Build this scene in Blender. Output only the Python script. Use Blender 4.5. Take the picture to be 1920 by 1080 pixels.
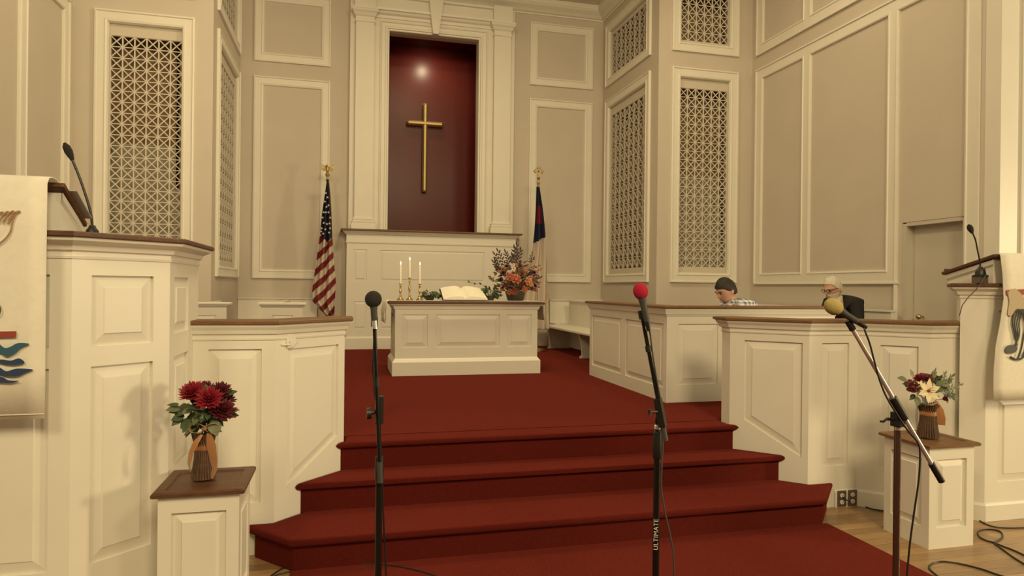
import bpy, bmesh, math, random
from mathutils import Vector, Matrix, Euler
for o in list(bpy.data.objects): bpy.data.objects.remove(o)
scene = bpy.context.scene
COL = scene.collection
R = math.radians

# ------------------------------------------------------------------ camera
FPX, YAW, PITCH, ROLL, EYE = 1244.8, .246, -.0012, .0109, 1.4868
cam_d = bpy.data.cameras.new('camera'); cam = bpy.data.objects.new('camera', cam_d); COL.objects.link(cam)
cam_d.sensor_fit = 'HORIZONTAL'; cam_d.sensor_width = 36.0; cam_d.lens = FPX * 36.0 / 1920.0
cam_d.clip_start = .05; cam_d.clip_end = 100
cam.matrix_world = (Matrix.Translation((0, 0, EYE)) @ Matrix.Rotation(-YAW, 4, 'Z') @
                    Matrix.Rotation(math.pi/2 + PITCH, 4, 'X') @ Matrix.Rotation(ROLL, 4, 'Z'))
scene.camera = cam

# ------------------------------------------------------------------ world, lights, exposure
scene.view_settings.view_transform = 'Standard'
scene.view_settings.look = 'None'
scene.view_settings.gamma = 1.0
scene.view_settings.use_curve_mapping = False
scene.view_settings.exposure = -.62
WARM = (1.0, .785, .44)
world = bpy.data.worlds.new('world'); scene.world = world; world.use_nodes = True
bg = world.node_tree.nodes['Background']; bg.inputs[0].default_value = (1.0, .805, .475, 1); bg.inputs[1].default_value = .22

def area(name, loc, target, size, power, col=WARM, size_y=None, spread=None):
    d = bpy.data.lights.new(name, 'AREA'); d.energy = power; d.color = col; d.size = size
    if size_y: d.shape = 'RECTANGLE'; d.size_y = size_y
    if spread: d.spread = spread
    o = bpy.data.objects.new(name, d); COL.objects.link(o); o.location = loc
    o.rotation_euler = (Vector(target) - Vector(loc)).to_track_quat('-Z', 'Y').to_euler()
    return o
# added fill lights behind and beside the camera (unseen, hung at about 5 m)
area('nave_fill', (-2.6, -1.5, 5.2), (-.5, 4.5, .5), 1.2, 190)
area('nave_fill', (4.2, -1.5, 5.2), (3.0, 3.5, .5), 1.2, 130)
area('nave_fill', (1.3, -3.5, 5.6), (1.3, 6.0, .8), 1.6, 520)
# unseen top lights added at the chancel ceiling, no fittings built
area('chancel_fill', (1.32, 6.2, 6.1), (1.32, 6.6, 0), .8, 150)
area('chancel_fill', (-1.4, 6.0, 6.1), (-1.2, 6.2, 0), .6, 55)
area('chancel_fill', (4.1, 6.0, 6.1), (4.0, 6.2, 0), .6, 45)
# lit side window of the nave on the right
area('side_window_light', (11.5, -.75, 2.05), (-.9, 3.4, .95), 1.0, 680, (1.0, .80, .46), 1.5)

# ------------------------------------------------------------------ pixel -> point helpers
def ray(px, py):
    u, v = px - 960, py - 540
    cr, sr = math.cos(ROLL), math.sin(ROLL)
    u, v = u*cr + v*sr, -u*sr + v*cr
    x, y, z = u/FPX, 1.0, -v/FPX
    cp, sp = math.cos(PITCH), math.sin(PITCH)
    y, z = y*cp - z*sp, y*sp + z*cp
    cy, sy = math.cos(YAW), math.sin(YAW)
    return Vector((x*cy + y*sy, -x*sy + y*cy, z))
def atY(px, py, Y):
    r = ray(px, py); p = r*(Y/r.y); p.z += EYE; return p
def atX(px, py, X):
    r = ray(px, py); p = r*(X/r.x); p.z += EYE; return p
def atZ(px, py, Z):
    r = ray(px, py); p = r*((Z-EYE)/r.z); p.z += EYE; return p
def atD(px, py, D):           # D = distance along the viewing axis
    r = ray(px, py); p = r*D; p.z += EYE; return p

# ------------------------------------------------------------------ materials
def mat(name, col, rough=.5, metal=0., var=0., vscale=6., bump=0., bscale=60., spec=.5, coat=0., sheen=0., sheen_tint=None, col2=None, stretch=None, emit=None, emit_s=0., trans=0., objrand=0.):
    m = bpy.data.materials.new(name); m.use_nodes = True
    nt = m.node_tree; b = nt.nodes['Principled BSDF']
    b.inputs['Base Color'].default_value = (*col, 1); b.inputs['Roughness'].default_value = rough
    b.inputs['Metallic'].default_value = metal; b.inputs['Specular IOR Level'].default_value = spec
    b.inputs['Coat Weight'].default_value = coat; b.inputs['Sheen Weight'].default_value = sheen
    b.inputs['Transmission Weight'].default_value = trans
    if sheen_tint: b.inputs['Sheen Tint'].default_value = (*sheen_tint, 1); b.inputs['Sheen Roughness'].default_value = .45
    if emit: b.inputs['Emission Color'].default_value = (*emit, 1); b.inputs['Emission Strength'].default_value = emit_s
    if var or bump or col2:
        tc = nt.nodes.new('ShaderNodeTexCoord'); mp = nt.nodes.new('ShaderNodeMapping')
        nt.links.new(tc.outputs['Object'], mp.inputs[0])
        if stretch: mp.inputs['Scale'].default_value = stretch
    if var or col2:
        n = nt.nodes.new('ShaderNodeTexNoise'); n.inputs['Scale'].default_value = vscale; n.inputs['Detail'].default_value = 5
        nt.links.new(mp.outputs[0], n.inputs['Vector'])
        cr = nt.nodes.new('ShaderNodeValToRGB')
        c2 = col2 if col2 else tuple(min(1, c*(1+var)) for c in col)
        c1 = col if col2 else tuple(c*(1-var) for c in col)
        cr.color_ramp.elements[0].position = .3; cr.color_ramp.elements[1].position = .7
        cr.color_ramp.elements[0].color = (*c1, 1); cr.color_ramp.elements[1].color = (*c2, 1)
        nt.links.new(n.outputs[0], cr.inputs[0]); last = cr.outputs[0]
        if objrand:
            oi = nt.nodes.new('ShaderNodeObjectInfo'); mr = nt.nodes.new('ShaderNodeMapRange')
            mr.inputs['To Min'].default_value = 1-objrand; mr.inputs['To Max'].default_value = 1+objrand
            nt.links.new(oi.outputs['Random'], mr.inputs['Value'])
            hs = nt.nodes.new('ShaderNodeHueSaturation'); nt.links.new(mr.outputs[0], hs.inputs['Value'])
            nt.links.new(last, hs.inputs['Color']); last = hs.outputs[0]
        nt.links.new(last, b.inputs['Base Color'])
    if bump:
        n2 = nt.nodes.new('ShaderNodeTexNoise'); n2.inputs['Scale'].default_value = bscale; n2.inputs['Detail'].default_value = 3
        nt.links.new(mp.outputs[0], n2.inputs['Vector'])
        bp = nt.nodes.new('ShaderNodeBump'); bp.inputs['Strength'].default_value = bump; bp.inputs['Distance'].default_value = .01
        nt.links.new(n2.outputs[0], bp.inputs['Height']); nt.links.new(bp.outputs[0], b.inputs['Normal'])
    return m
PAINT = mat('white_trim_paint', (.765, .735, .655), .42, var=.02, vscale=3, bump=.03, bscale=25)
WALL = mat('taupe_wall_paint', (.58, .52, .445), .65, var=.025, vscale=2, bump=.05, bscale=90)
LATT = mat('lattice_paint', (.60, .55, .465), .6, var=.02)
CEIL = mat('ceiling_paint', (.70, .66, .58), .7, var=.02)
CARPET = mat('red_carpet', (.085, .0095, .0075), .97, col2=(.13, .0155, .0115), vscale=140, bump=.8, bscale=420, spec=.03, sheen=.34, sheen_tint=(.75, .15, .10))
WOOD = mat('dark_walnut', (.075, .032, .017), .48, col2=(.14, .062, .030), vscale=9, stretch=(2, 14, 14), spec=.35)
WOOD2 = mat('oak_cap', (.14, .07, .032), .45, col2=(.22, .115, .053), vscale=9, stretch=(2, 14, 14), spec=.35)
PLANK = mat('oak_plank', (.27, .16, .072), .36, col2=(.42, .265, .13), vscale=7, stretch=(1, 16, 16), coat=.1, objrand=.3)
SUBFLOOR = mat('subfloor', (.09, .05, .025), .8)
NICHE = mat('maroon_niche_paint', (.105, .0125, .0095), .29, var=.04, vscale=4, spec=.19)
GOLD = mat('gilded_metal', (.46, .345, .15), .5, metal=.8, var=.06, vscale=20)
BRASS = mat('aged_brass', (.50, .37, .18), .36, metal=1., var=.1, vscale=30)
BLACK = mat('black_plastic', (.012, .011, .010), .45, bump=.05, bscale=200)
RUBBER = mat('dark_grey_rubber', (.05, .048, .043), .55)
STEEL = mat('black_steel_tube', (.02, .018, .016), .3, metal=.6)
CHROME = mat('chrome_tube', (.80, .76, .72), .34, metal=.8)
BRONZE = mat('bronze_tube', (.17, .105, .075), .34, metal=.85)
CLOTH = mat('cream_cloth', (.78, .74, .64), .85, var=.03, vscale=30, bump=.15, bscale=350)
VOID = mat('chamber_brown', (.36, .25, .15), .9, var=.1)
BACKB = mat('grille_backing', (.50, .45, .36), .8, var=.03)
IVORY = mat('candle_wax', (.86, .80, .62), .45)
FLAME = mat('candle_flame', (1, .7, .3), .5, emit=(1, .72, .35), emit_s=9)
PAPER = mat('page_paper', (.86, .82, .70), .8, var=.03, vscale=40)
LEATHER = mat('black_leather', (.02, .015, .012), .5)
LEAF = mat('green_leaf', (.03, .055, .018), .5, col2=(.07, .105, .04), vscale=20)
LEAFL = mat('pale_leaf', (.10, .125, .055), .55, col2=(.17, .19, .10), vscale=20)
DRYLEAF = mat('dark_dried_leaf', (.03, .016, .014), .7, col2=(.055, .025, .02), vscale=20)
STEM = mat('twig_brown', (.085, .045, .025), .75, col2=(.14, .075, .04), vscale=60)
RIBBON = mat('copper_satin_ribbon', (.42, .19, .075), .32, var=.1, vscale=8, sheen=.3)
REDP = mat('crimson_petal', (.24, .008, .022), .55, col2=(.36, .018, .04), vscale=40)
DKRED = mat('burgundy_petal', (.085, .008, .014), .6, col2=(.15, .016, .024), vscale=40)
ORANGE = mat('orange_petal', (.48, .17, .06), .6, col2=(.58, .27, .11), vscale=40)
CORAL = mat('coral_petal', (.38, .085, .05), .6, col2=(.50, .16, .095), vscale=40)
PEACH = mat('peach_petal', (.66, .40, .24), .6, col2=(.72, .52, .36), vscale=40)
CREAMP = mat('cream_petal', (.72, .60, .33), .55, col2=(.80, .70, .46), vscale=40)
RUST = mat('rust_berry', (.20, .045, .022), .5, col2=(.30, .08, .035), vscale=40)
BOWL = mat('dark_bowl_glaze', (.045, .034, .026), .4)
PLASTER = mat('outlet_metal_plate', (.22, .19, .15), .4, metal=.8)
NAVY = mat('navy_flag_cloth', (.012, .014, .05), .8, bump=.1, bscale=300)
FRED = mat('red_flag_cloth', (.19, .012, .018), .75, bump=.1, bscale=300)
FWHITE = mat('white_flag_cloth', (.58, .50, .42), .8, bump=.1, bscale=300)
DOORP = mat('door_paint', (.55, .505, .43), .5, var=.02)
SKIN = mat('skin', (.60, .34, .25), .5, var=.05, vscale=20)
HAIRD = mat('dark_brown_hair', (.016, .010, .007), .6, bump=.5, bscale=120, stretch=(1, 1, .3))
HAIRW = mat('white_hair', (.66, .60, .50), .7, bump=.5, bscale=120, stretch=(1, 1, .3))
JACKET = mat('black_jacket_cloth', (.012, .010, .009), .85, bump=.1, bscale=200)
JEANS = mat('dark_trouser_cloth', (.02, .022, .03), .85)
EMBLUE = mat('blue_embroidery', (.02, .045, .12), .7); EMTEAL = mat('teal_embroidery', (.03, .10, .16), .7)
EMRED = mat('red_embroidery', (.30, .05, .03), .7); EMGOLD = mat('gold_embroidery', (.36, .22, .11), .7)
EMGREY = mat('grey_embroidery', (.07, .075, .07), .7); EMTAN = mat('tan_embroidery', (.46, .37, .25), .8)
REDFOAM = mat('red_foam', (.50, .012, .045), .95, bump=.7, bscale=500)
BLKFOAM = mat('black_foam', (.028, .024, .022), .95, bump=.7, bscale=500)
YELFOAM = mat('mustard_foam', (.55, .43, .16), .95, bump=.7, bscale=500)
PRINT = mat('white_print', (.7, .66, .58), .5)
BOOKC = mat('grey_sheet', (.42, .40, .38), .4)

def plaid():
    m = bpy.data.materials.new('blue_plaid_cloth'); m.use_nodes = True; nt = m.node_tree; b = nt.nodes['Principled BSDF']
    b.inputs['Roughness'].default_value = .85
    tc = nt.nodes.new('ShaderNodeTexCoord'); prev = None
    for ax in (0, 2):
        w = nt.nodes.new('ShaderNodeTexWave'); w.bands_direction = 'X' if ax == 0 else 'Z'; w.inputs['Scale'].default_value = 9; w.inputs['Distortion'].default_value = .6
        nt.links.new(tc.outputs['Object'], w.inputs[0])
        c = nt.nodes.new('ShaderNodeValToRGB'); c.color_ramp.elements[0].position = .35; c.color_ramp.elements[1].position = .6
        c.color_ramp.elements[0].color = (.10, .17, .28, 1); c.color_ramp.elements[1].color = (.80, .80, .80, 1)
        nt.links.new(w.outputs[0], c.inputs[0])
        if prev is None: prev = c.outputs[0]
        else:
            mx = nt.nodes.new('ShaderNodeMix'); mx.data_type = 'RGBA'; mx.inputs[0].default_value = .5
            nt.links.new(prev, mx.inputs[6]); nt.links.new(c.outputs[0], mx.inputs[7]); nt.links.new(mx.outputs[2], b.inputs['Base Color'])
    return m
PLAID = plaid()

# ------------------------------------------------------------------ mesh building
ORG = {}
def org(o): return ORG.get(o.name, Vector((0, 0, 0))) if o else Vector((0, 0, 0))
class MB:
    def __init__(s): s.v = []; s.f = []; s.m = []; s.cur = 0
    def add(s, vs, fs):
        k = len(s.v); s.v += [Vector(p) for p in vs]
        for f in fs: s.f.append([i+k for i in f]); s.m.append(s.cur)
        return s
    def box(s, x0, x1, y0, y1, z0, z1):
        return s.add([(x0,y0,z0),(x1,y0,z0),(x1,y1,z0),(x0,y1,z0),(x0,y0,z1),(x1,y0,z1),(x1,y1,z1),(x0,y1,z1)],
                     [(0,3,2,1),(4,5,6,7),(0,1,5,4),(1,2,6,5),(2,3,7,6),(3,0,4,7)])
    def quad(s, a, b, c, d): return s.add([a, b, c, d], [(0, 1, 2, 3)])
    def loft(s, rings, closed=True, cap=True):
        n = len(rings[0]); vs = [p for r in rings for p in r]; fs = []
        for i in range(len(rings)-1):
            for j in range(n if closed else n-1):
                a = i*n+j; b = i*n+(j+1) % n; fs.append((a, b, b+n, a+n))
        if cap: fs.append(tuple(range(n-1, -1, -1))); fs.append(tuple((len(rings)-1)*n+j for j in range(n)))
        return s.add(vs, fs)
    def prism(s, poly, z0, z1): return s.loft([[(x, y, z0) for x, y in poly], [(x, y, z1) for x, y in poly]])
    def polyloft(s, poly, prof): # prof: (z, offset outward)
        return s.loft([[(x, y, z) for x, y in offset(poly, d)] for z, d in prof])
    def lathe(s, c, prof, n=16, cap=True):
        return s.loft([[(c[0]+r*math.cos(2*math.pi*j/n), c[1]+r*math.sin(2*math.pi*j/n), c[2]+z) for j in range(n)] for r, z in prof], True, cap)
    def tube(s, pts, r, n=8, cap=True):
        pts = [Vector(p) for p in pts]; rr = r if isinstance(r, (list, tuple)) else [r]*len(pts); rings = []; prevn = None
        for i, p in enumerate(pts):
            t = (pts[min(i+1, len(pts)-1)] - pts[max(i-1, 0)]).normalized()
            if prevn is None:
                a = Vector((0, 0, 1)) if abs(t.z) < .9 else Vector((1, 0, 0)); nn = t.cross(a).normalized()
            else: nn = (prevn - t*prevn.dot(t)).normalized()
            prevn = nn; bb = t.cross(nn)
            rings.append([p + (nn*math.cos(2*math.pi*j/n) + bb*math.sin(2*math.pi*j/n))*rr[i] for j in range(n)])
        return s.loft(rings, True, cap)
    def ball(s, c, rx, ry=None, rz=None, n=12, m=8, rot=None):
        ry = ry or rx; rz = rz or rx; c = Vector(c); rings = []
        for i in range(m+1):
            a = math.pi*(i/m) ; a = min(max(a, .02), math.pi-.02); rings.append([])
            for j in range(n):
                b = 2*math.pi*j/n; p = Vector((rx*math.sin(a)*math.cos(b), ry*math.sin(a)*math.sin(b), -rz*math.cos(a)))
                rings[-1].append(c + (rot @ p if rot else p))
        return s.loft(rings)
    def blade(s, base, d, up, L, W, bend=0., seg=3, thick=.0012): # a leaf or petal, pointed, thin but solid
        d = d.normalized(); side = d.cross(up)
        if side.length < 1e-4: side = d.cross(Vector((1, 0, .3)))
        side.normalize(); nrm = side.cross(d).normalized(); rings = []
        for i in range(seg+1):
            t = i/seg; w = W*.5*max(.06, math.sin(math.pi*(.12+.88*t)**.9)); c = base + d*(L*t) + nrm*(bend*L*t*t)
            rings.append([c - side*w, c + nrm*thick*1.5 - nrm*w*.15, c + side*w, c - nrm*thick - nrm*w*.15])
        return s.loft(rings)
    def build(s, name, m=None, parent=None, smooth=False, mods=None, kind=None, at=None):
        me = bpy.data.meshes.new(name); o0 = org(parent) if at is None else Vector(at)
        me.from_pydata([tuple(p - o0) for p in s.v], [], s.f)
        ms = m if isinstance(m, (list, tuple)) else [m]
        for x in ms: me.materials.append(x)
        if len(ms) > 1:
            for p, i in zip(me.polygons, s.m): p.material_index = i
        b = bmesh.new(); b.from_mesh(me); bmesh.ops.recalc_face_normals(b, faces=b.faces); b.to_mesh(me); b.free()
        if smooth:
            for p in me.polygons: p.use_smooth = True
            if smooth != 2:
                me.set_sharp_from_angle(angle=R(40))
        o = bpy.data.objects.new(name, me); COL.objects.link(o)
        if parent: o.parent = parent; ORG[o.name] = org(parent).copy()
        else: o.location = o0; ORG[o.name] = o0.copy()
        if kind: o['kind'] = kind
        return o
def offset(poly, d):
    n = len(poly); out = []
    area_ = sum(poly[i][0]*poly[(i+1) % n][1] - poly[(i+1) % n][0]*poly[i][1] for i in range(n)); sg = 1 if area_ > 0 else -1
    for i in range(n):
        a, b, c = Vector(poly[i-1][:2]), Vector(poly[i][:2]), Vector(poly[(i+1) % n][:2])
        t1 = (b-a).normalized(); t2 = (c-b).normalized()
        n1 = Vector((t1.y, -t1.x))*sg; n2 = Vector((t2.y, -t2.x))*sg
        k = n1 + n2; k = k/max(.3, k.dot(n1)) if k.length > 1e-6 else n1
        out.append((b.x + k.x*d, b.y + k.y*d))
    return out
def thing(name, label, cat, loc, group=None):
    o = bpy.data.objects.new(name, None); COL.objects.link(o); o.location = loc; o.empty_display_size = .1
    ORG[o.name] = Vector(loc); return tag(o, label, cat, group)
def tag(o, label, cat, group=None, kind=None):
    o['label'] = label; o['category'] = cat
    if group: o['group'] = group
    if kind: o['kind'] = kind
    return o
def struct(o, label, cat): return tag(o, label, cat, kind='structure')
def bevel(o, w=.004, seg=2):
    md = o.modifiers.new('bevel', 'BEVEL'); md.width = w; md.segments = seg; md.limit_method = 'ANGLE'; md.angle_limit = R(35); return o

# vertical face frames ------------------------------------------------
def face(A, B):
    A = Vector(A); B = Vector(B); t = (B-A).normalized(); n = Vector((t.y, -t.x))
    return lambda s, z, d=0.: Vector((A.x + t.x*s + n.x*d, A.y + t.y*s + n.y*d, z))
def flen(A, B): return (Vector(B)-Vector(A)).length
def rect(s0, s1, z0, z1): return [(s0, z0), (s1, z0), (s1, z1), (s0, z1)]
def panel_face(root, A, B, cells, m=None, depth=.016, inset=.05, frame='face_frame', raised=True):
    """cells = [(outer quad, hole quad or None)]: painted stile-and-rail frame, each raised panel its own part."""
    P = face(A, B); fr = MB(); m = m or PAINT
    for O, Hh in cells:
        if Hh is None: fr.quad(*[P(s, z) for s, z in O]); continue
        for i in range(4):
            j = (i+1) % 4
            fr.quad(P(*O[i]), P(*O[j]), P(*Hh[j]), P(*Hh[i]))
            fr.quad(P(*Hh[i]), P(*Hh[j]), P(*Hh[j], -depth), P(*Hh[i], -depth))
        pm = MB(); I = offset(Hh, -inset); I2 = offset(Hh, -inset-.004); E_ = offset(Hh, .001)
        for i in range(4):
            j = (i+1) % 4
            pm.quad(P(*E_[i], -depth), P(*E_[j], -depth), P(*I[j], -.006), P(*I[i], -.006))
            pm.quad(P(*I[i], -.006), P(*I[j], -.006), P(*I2[j], -.001), P(*I2[i], -.001))
        pm.quad(*[P(*q, -.001) for q in I2]); pm.quad(*[P(*q, -depth-.004) for q in E_])
        pm.build('panel', m, root)
    fr.build(frame, m, root)
def frame_mould(mb, P, s0, s1, z0, z1, prof):
    rings = []
    for w, d in prof:
        rings.append([P(s0+w, z0+w, d), P(s1-w, z0+w, d), P(s1-w, z1-w, d), P(s0+w, z1-w, d)])
    n = len(rings)
    for i in range(n-1):
        for k in range(4):
            l = (k+1) % 4; mb.quad(rings[i][k], rings[i][l], rings[i+1][l], rings[i+1][k])
FPROF = [(0, -.01), (0, .032), (.018, .036), (.026, .022), (.098, .022), (.108, .032), (.128, .026), (.142, -.01)]
def sbox(mb, P, s0, s1, z0, z1, d0, d1):
    vs = [P(s0,z0,d0),P(s1,z0,d0),P(s1,z0,d1),P(s0,z0,d1),P(s0,z1,d0),P(s1,z1,d0),P(s1,z1,d1),P(s0,z1,d1)]
    mb.add(vs, [(0,3,2,1),(4,5,6,7),(0,1,5,4),(1,2,6,5),(2,3,7,6),(3,0,4,7)])

# ================================================================== THE SETTING
XC = 1.323; ST = .525
YB, WA, YB2, WC = 10.5, 2.857, 8.438, 4.323
Z0, Z1, Z2, Z3, ZC = 1.579, 4.585, 4.809, 5.836, 6.15
YARCH = 4.68
# --- floor
fl = MB().box(-8, 9, -4, 4.3, -.08, -.022).build('floor', SUBFLOOR); struct(fl, 'oak plank floor at the foot of the carpeted steps', 'floor')
rng = random.Random(3)
PW = .083
for row in range(30):
    y0 = 1.42 + row*PW
    for side in (0, 1):
        xs = [-2.9, -.18] if side == 0 else [2.86, 6.6]
        x = xs[0] - rng.uniform(0, .8)*(side == 1)*0
        cuts = [xs[0]]
        while cuts[-1] < xs[1]-.5: cuts.append(min(xs[1], cuts[-1] + rng.uniform(.7, 1.5)))
        cuts[-1] = xs[1]
        for a, b_ in zip(cuts[:-1], cuts[1:]):
            MB().box(a+.0008, b_-.0008, y0+.001, y0+PW-.001, -.022, 0).build('plank', PLANK, fl)
# --- carpet: aisle runner, steps, chancel floor
run = MB().box(-.26, 2.985, -2.5, 3.60, .0005, .009).build('carpet_runner', CARPET)
struct(run, 'red carpet runner laid on the floor before the steps', 'carpet'); run.name = 'floor_carpet_runner'
def step(name, poly, z0, z1, label, nose=.045, riser=None):
    mb = MB(); body = poly
    if riser: mb.prism(riser, z0, z1-nose+.002)
    else: mb.polyloft(body, [(z0, -.03), (z1-nose, -.03)])
    n = [(z1-nose, -.03)]
    for k in range(7):
        a = -math.pi/2 + math.pi*k/6; n.append((z1-nose/2 + nose/2*math.sin(a), -.018 + .018*math.cos(a)))
    n.append((z1, -.04)); mb.polyloft(body, n)
    o = mb.build(name, CARPET, smooth=True); return struct(o, label, 'step')
G = .004
step('floor_step_low', [(-.53, 3.875), (-.26, 3.575), (2.965, 3.575), (3.255, 3.875), (3.064-.0, 3.875), (2.94, 3.992), (2.9, 4.03), (-.21, 4.03), (-.375, 3.875)], .0, .175, 'lowest of the three red carpeted steps')
step('floor_step_middle', [(-.266, 3.98), (2.956, 3.98), (2.70, 4.236), (-.01, 4.236)], .0, .35, 'middle one of the three red carpeted steps', riser=[(-.237, 4.01), (2.927, 4.01), (2.70, 4.236), (-.01, 4.236)])
ch = MB()
ch.polyloft([(-.046, 4.20), (2.736, 4.20), (2.686, 4.25), (2.686, 4.40), (.004, 4.40), (.004, 4.25)], [(.478, -.03), (.482, -.012), (.492, -.004), (.503, 0), (.513, -.004), (.521, -.012), (ST, -.03)])
ch.prism([(-.017, 4.23), (2.707, 4.23), (2.687, 4.25), (2.687, 4.4), (.003, 4.4), (.003, 4.25)], 0, .482)
ch.prism([(.0, 4.36), (2.69, 4.36), (2.69, 4.42), (XC+WC+.06, 4.42), (XC+WC+.06, YB+.06), (XC-WC-.06, YB+.06), (XC-WC-.06, 4.42), (.0, 4.42)], 0, ST)
struct(ch.build('floor_chancel', CARPET, smooth=True), 'red carpeted chancel floor with the top step edge', 'floor')

# --- walls
def grille(parent, P, s0, s1, z0, z1, cell=.12, ncol=None):
    nc = ncol or max(1, round((s1-s0)/cell)); nr = max(1, round((z1-z0)/((s1-s0)/nc))); cs = (s1-s0)/nc; cz = (z1-z0)/nr
    mb = MB(); w = .0068; d0, d1 = -.055, -.035
    def strip(a, b, w, d0, d1):
        (sa, za), (sb, zb) = a, b; L = math.hypot(sb-sa, zb-za); ux, uz = (sb-sa)/L, (zb-za)/L; nx, nz = -uz*w, ux*w
        q = [(sa+nx, za+nz), (sa-nx, za-nz), (sb-nx, zb-nz), (sb+nx, zb+nz)]
        mb.loft([[P(s, z, d0) for s, z in q], [P(s, z, d1) for s, z in q]])
    for i in range(nc+1): strip((s0+i*cs, z0), (s0+i*cs, z1), w, d0, d1)
    for k in range(nr+1): strip((s0, z0+k*cz), (s1, z0+k*cz), w*.8, d0+.001, d1-.003)
    for i in range(nc):
        for k in range(nr):
            a, b, c, d = (s0+i*cs, z0+k*cz), (s0+(i+1)*cs, z0+k*cz), (s0+(i+1)*cs, z0+(k+1)*cz), (s0+i*cs, z0+(k+1)*cz)
            strip(a, c, w*.85, d0+.002, d1-.001); strip(b, d, w*.85, d0+.003, d1-.002)
    mb.build('lattice', LATT, parent, kind='stuff')
def grille_wall(name, label, A, B, f0, f1, ncol, clip_upper=True):
    """A..B wall face with a lower and an upper framed lattice opening (frame from f0 to f1)."""
    P = face(A, B); L = flen(A, B); i0, i1 = f0+.14, f1-.14
    mb = MB(); T = -.12
    sbox(mb, P, 0, i0, 0, ZC, T, 0); sbox(mb, P, i1, L, 0, ZC, T, 0)
    sbox(mb, P, i0, i1, 0, Z0+.14, T, 0); sbox(mb, P, i0, i1, Z1-.14, Z2+.14, T, 0); sbox(mb, P, i0, i1, Z3-.14, ZC, T, 0)
    w = mb.build(name, WALL); struct(w, label, 'wall')
    for (a, b_) in ((Z0, Z1), (Z2, Z3)):
        fm = MB(); frame_mould(fm, P, f0, f1, a, b_, FPROF); fm.build('panel_moulding', PAINT, w, smooth=True)
        g = .13 if a == Z0 else .06
        ins = MB(); # flat inner border above and below the lattice
        sbox(ins, P, i0, i1, b_-.14-g, b_-.14, -.06, -.03); sbox(ins, P, i0, i1, a+.14, a+.14+g*.6, -.06, -.03)
        ins.build('inner_border', LATT, w)
        grille(w, P, i0+.004, i1-.004, a+.14+g*.6, b_-.14-g, ncol=ncol)
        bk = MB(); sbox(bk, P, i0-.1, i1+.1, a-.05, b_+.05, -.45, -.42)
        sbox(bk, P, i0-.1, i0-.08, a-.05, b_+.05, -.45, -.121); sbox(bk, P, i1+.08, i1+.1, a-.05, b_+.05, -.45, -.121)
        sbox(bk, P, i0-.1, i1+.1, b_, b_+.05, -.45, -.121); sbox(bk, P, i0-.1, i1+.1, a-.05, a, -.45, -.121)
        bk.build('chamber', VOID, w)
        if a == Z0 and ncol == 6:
            lb = MB(); za, zb = a+.1, 3.15  # lean is shaped so the shade behind the lattice deepens gradually upward
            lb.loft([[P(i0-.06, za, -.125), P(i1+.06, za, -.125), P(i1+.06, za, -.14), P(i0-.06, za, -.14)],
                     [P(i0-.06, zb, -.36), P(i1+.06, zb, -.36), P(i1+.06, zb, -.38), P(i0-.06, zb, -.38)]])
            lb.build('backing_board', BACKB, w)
    return w
YA1, YA2 = 10.334, 8.675
XB1, XB2 = 3.054, 4.095
# right side: A (runs towards the camera), B (faces the camera), C (runs towards the camera)
grille_wall('wall_right_return', 'short taupe side wall with tall white lattice grille right of the back wall', (XC+WA, YB), (XC+WA, YB2+.121), YB-YA1, YB-YA2, 8)
grille_wall('wall_right_grille', 'taupe wall with white lattice grille behind the seated young man', (XC+WA, YB2), (XC+WC, YB2), XB1-WA, XB2-WA, 6)
grille_wall('wall_left_return', 'short taupe side wall with narrow lattice grille left of the flag', (XC-WA, YB2+.121), (XC-WA, YB), YA2-YB2-.121, YA1-YB2-.121, 8)
grille_wall('wall_left_grille', 'taupe wall with white lattice grille behind the pulpit', (XC-WC, YB2), (XC-WA, YB2), WC-XB2, WC-XB1, 6)
# back wall with opening for the niche
mb = MB(); NH = .7026; ZL, ZN = 2.341, 5.42
mb.box(XC-WA-.12, XC-NH, YB, YB+.12, 0, ZC).box(XC+NH, XC+WA+.12, YB, YB+.12, 0, ZC).box(XC-NH, XC+NH, YB, YB+.12, 0, ZL-.02).box(XC-NH, XC+NH, YB, YB+.12, ZN, ZC)
wb = mb.build('wall_back', WALL); struct(wb, 'taupe back wall of the chancel with white panel mouldings', 'wall')
P = face((0, YB), (5, YB))
for sx in (-1, 1):
    a, b_ = sorted((XC+sx*1.5756, XC+sx*2.666))
    for za, zb in ((Z0, Z1), (Z2, Z3)):
        fm = MB(); frame_mould(fm, P, a, b_, za, zb, FPROF); fm.build('panel_moulding', PAINT, wb, smooth=True)
# niche chamber
NY = 11.5; NZ = 5.60; NW = .93
mb = MB().box(XC-NW, XC+NW, NY, NY+.05, ZL-.1, NZ+.1).box(XC-NW-.05, XC-NW, YB+.125, NY+.05, ZL-.1, NZ+.1).box(XC+NW, XC+NW+.05, YB+.125, NY+.05, ZL-.1, NZ+.1)
mb.box(XC-NW, XC+NW, YB+.125, NY, NZ, NZ+.05).box(XC-NW, XC+NW, YB+.125, NY, ZL-.1, ZL-.03)
struct(mb.build('wall_niche', NICHE), 'dark maroon niche recess behind the cross', 'wall')
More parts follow.
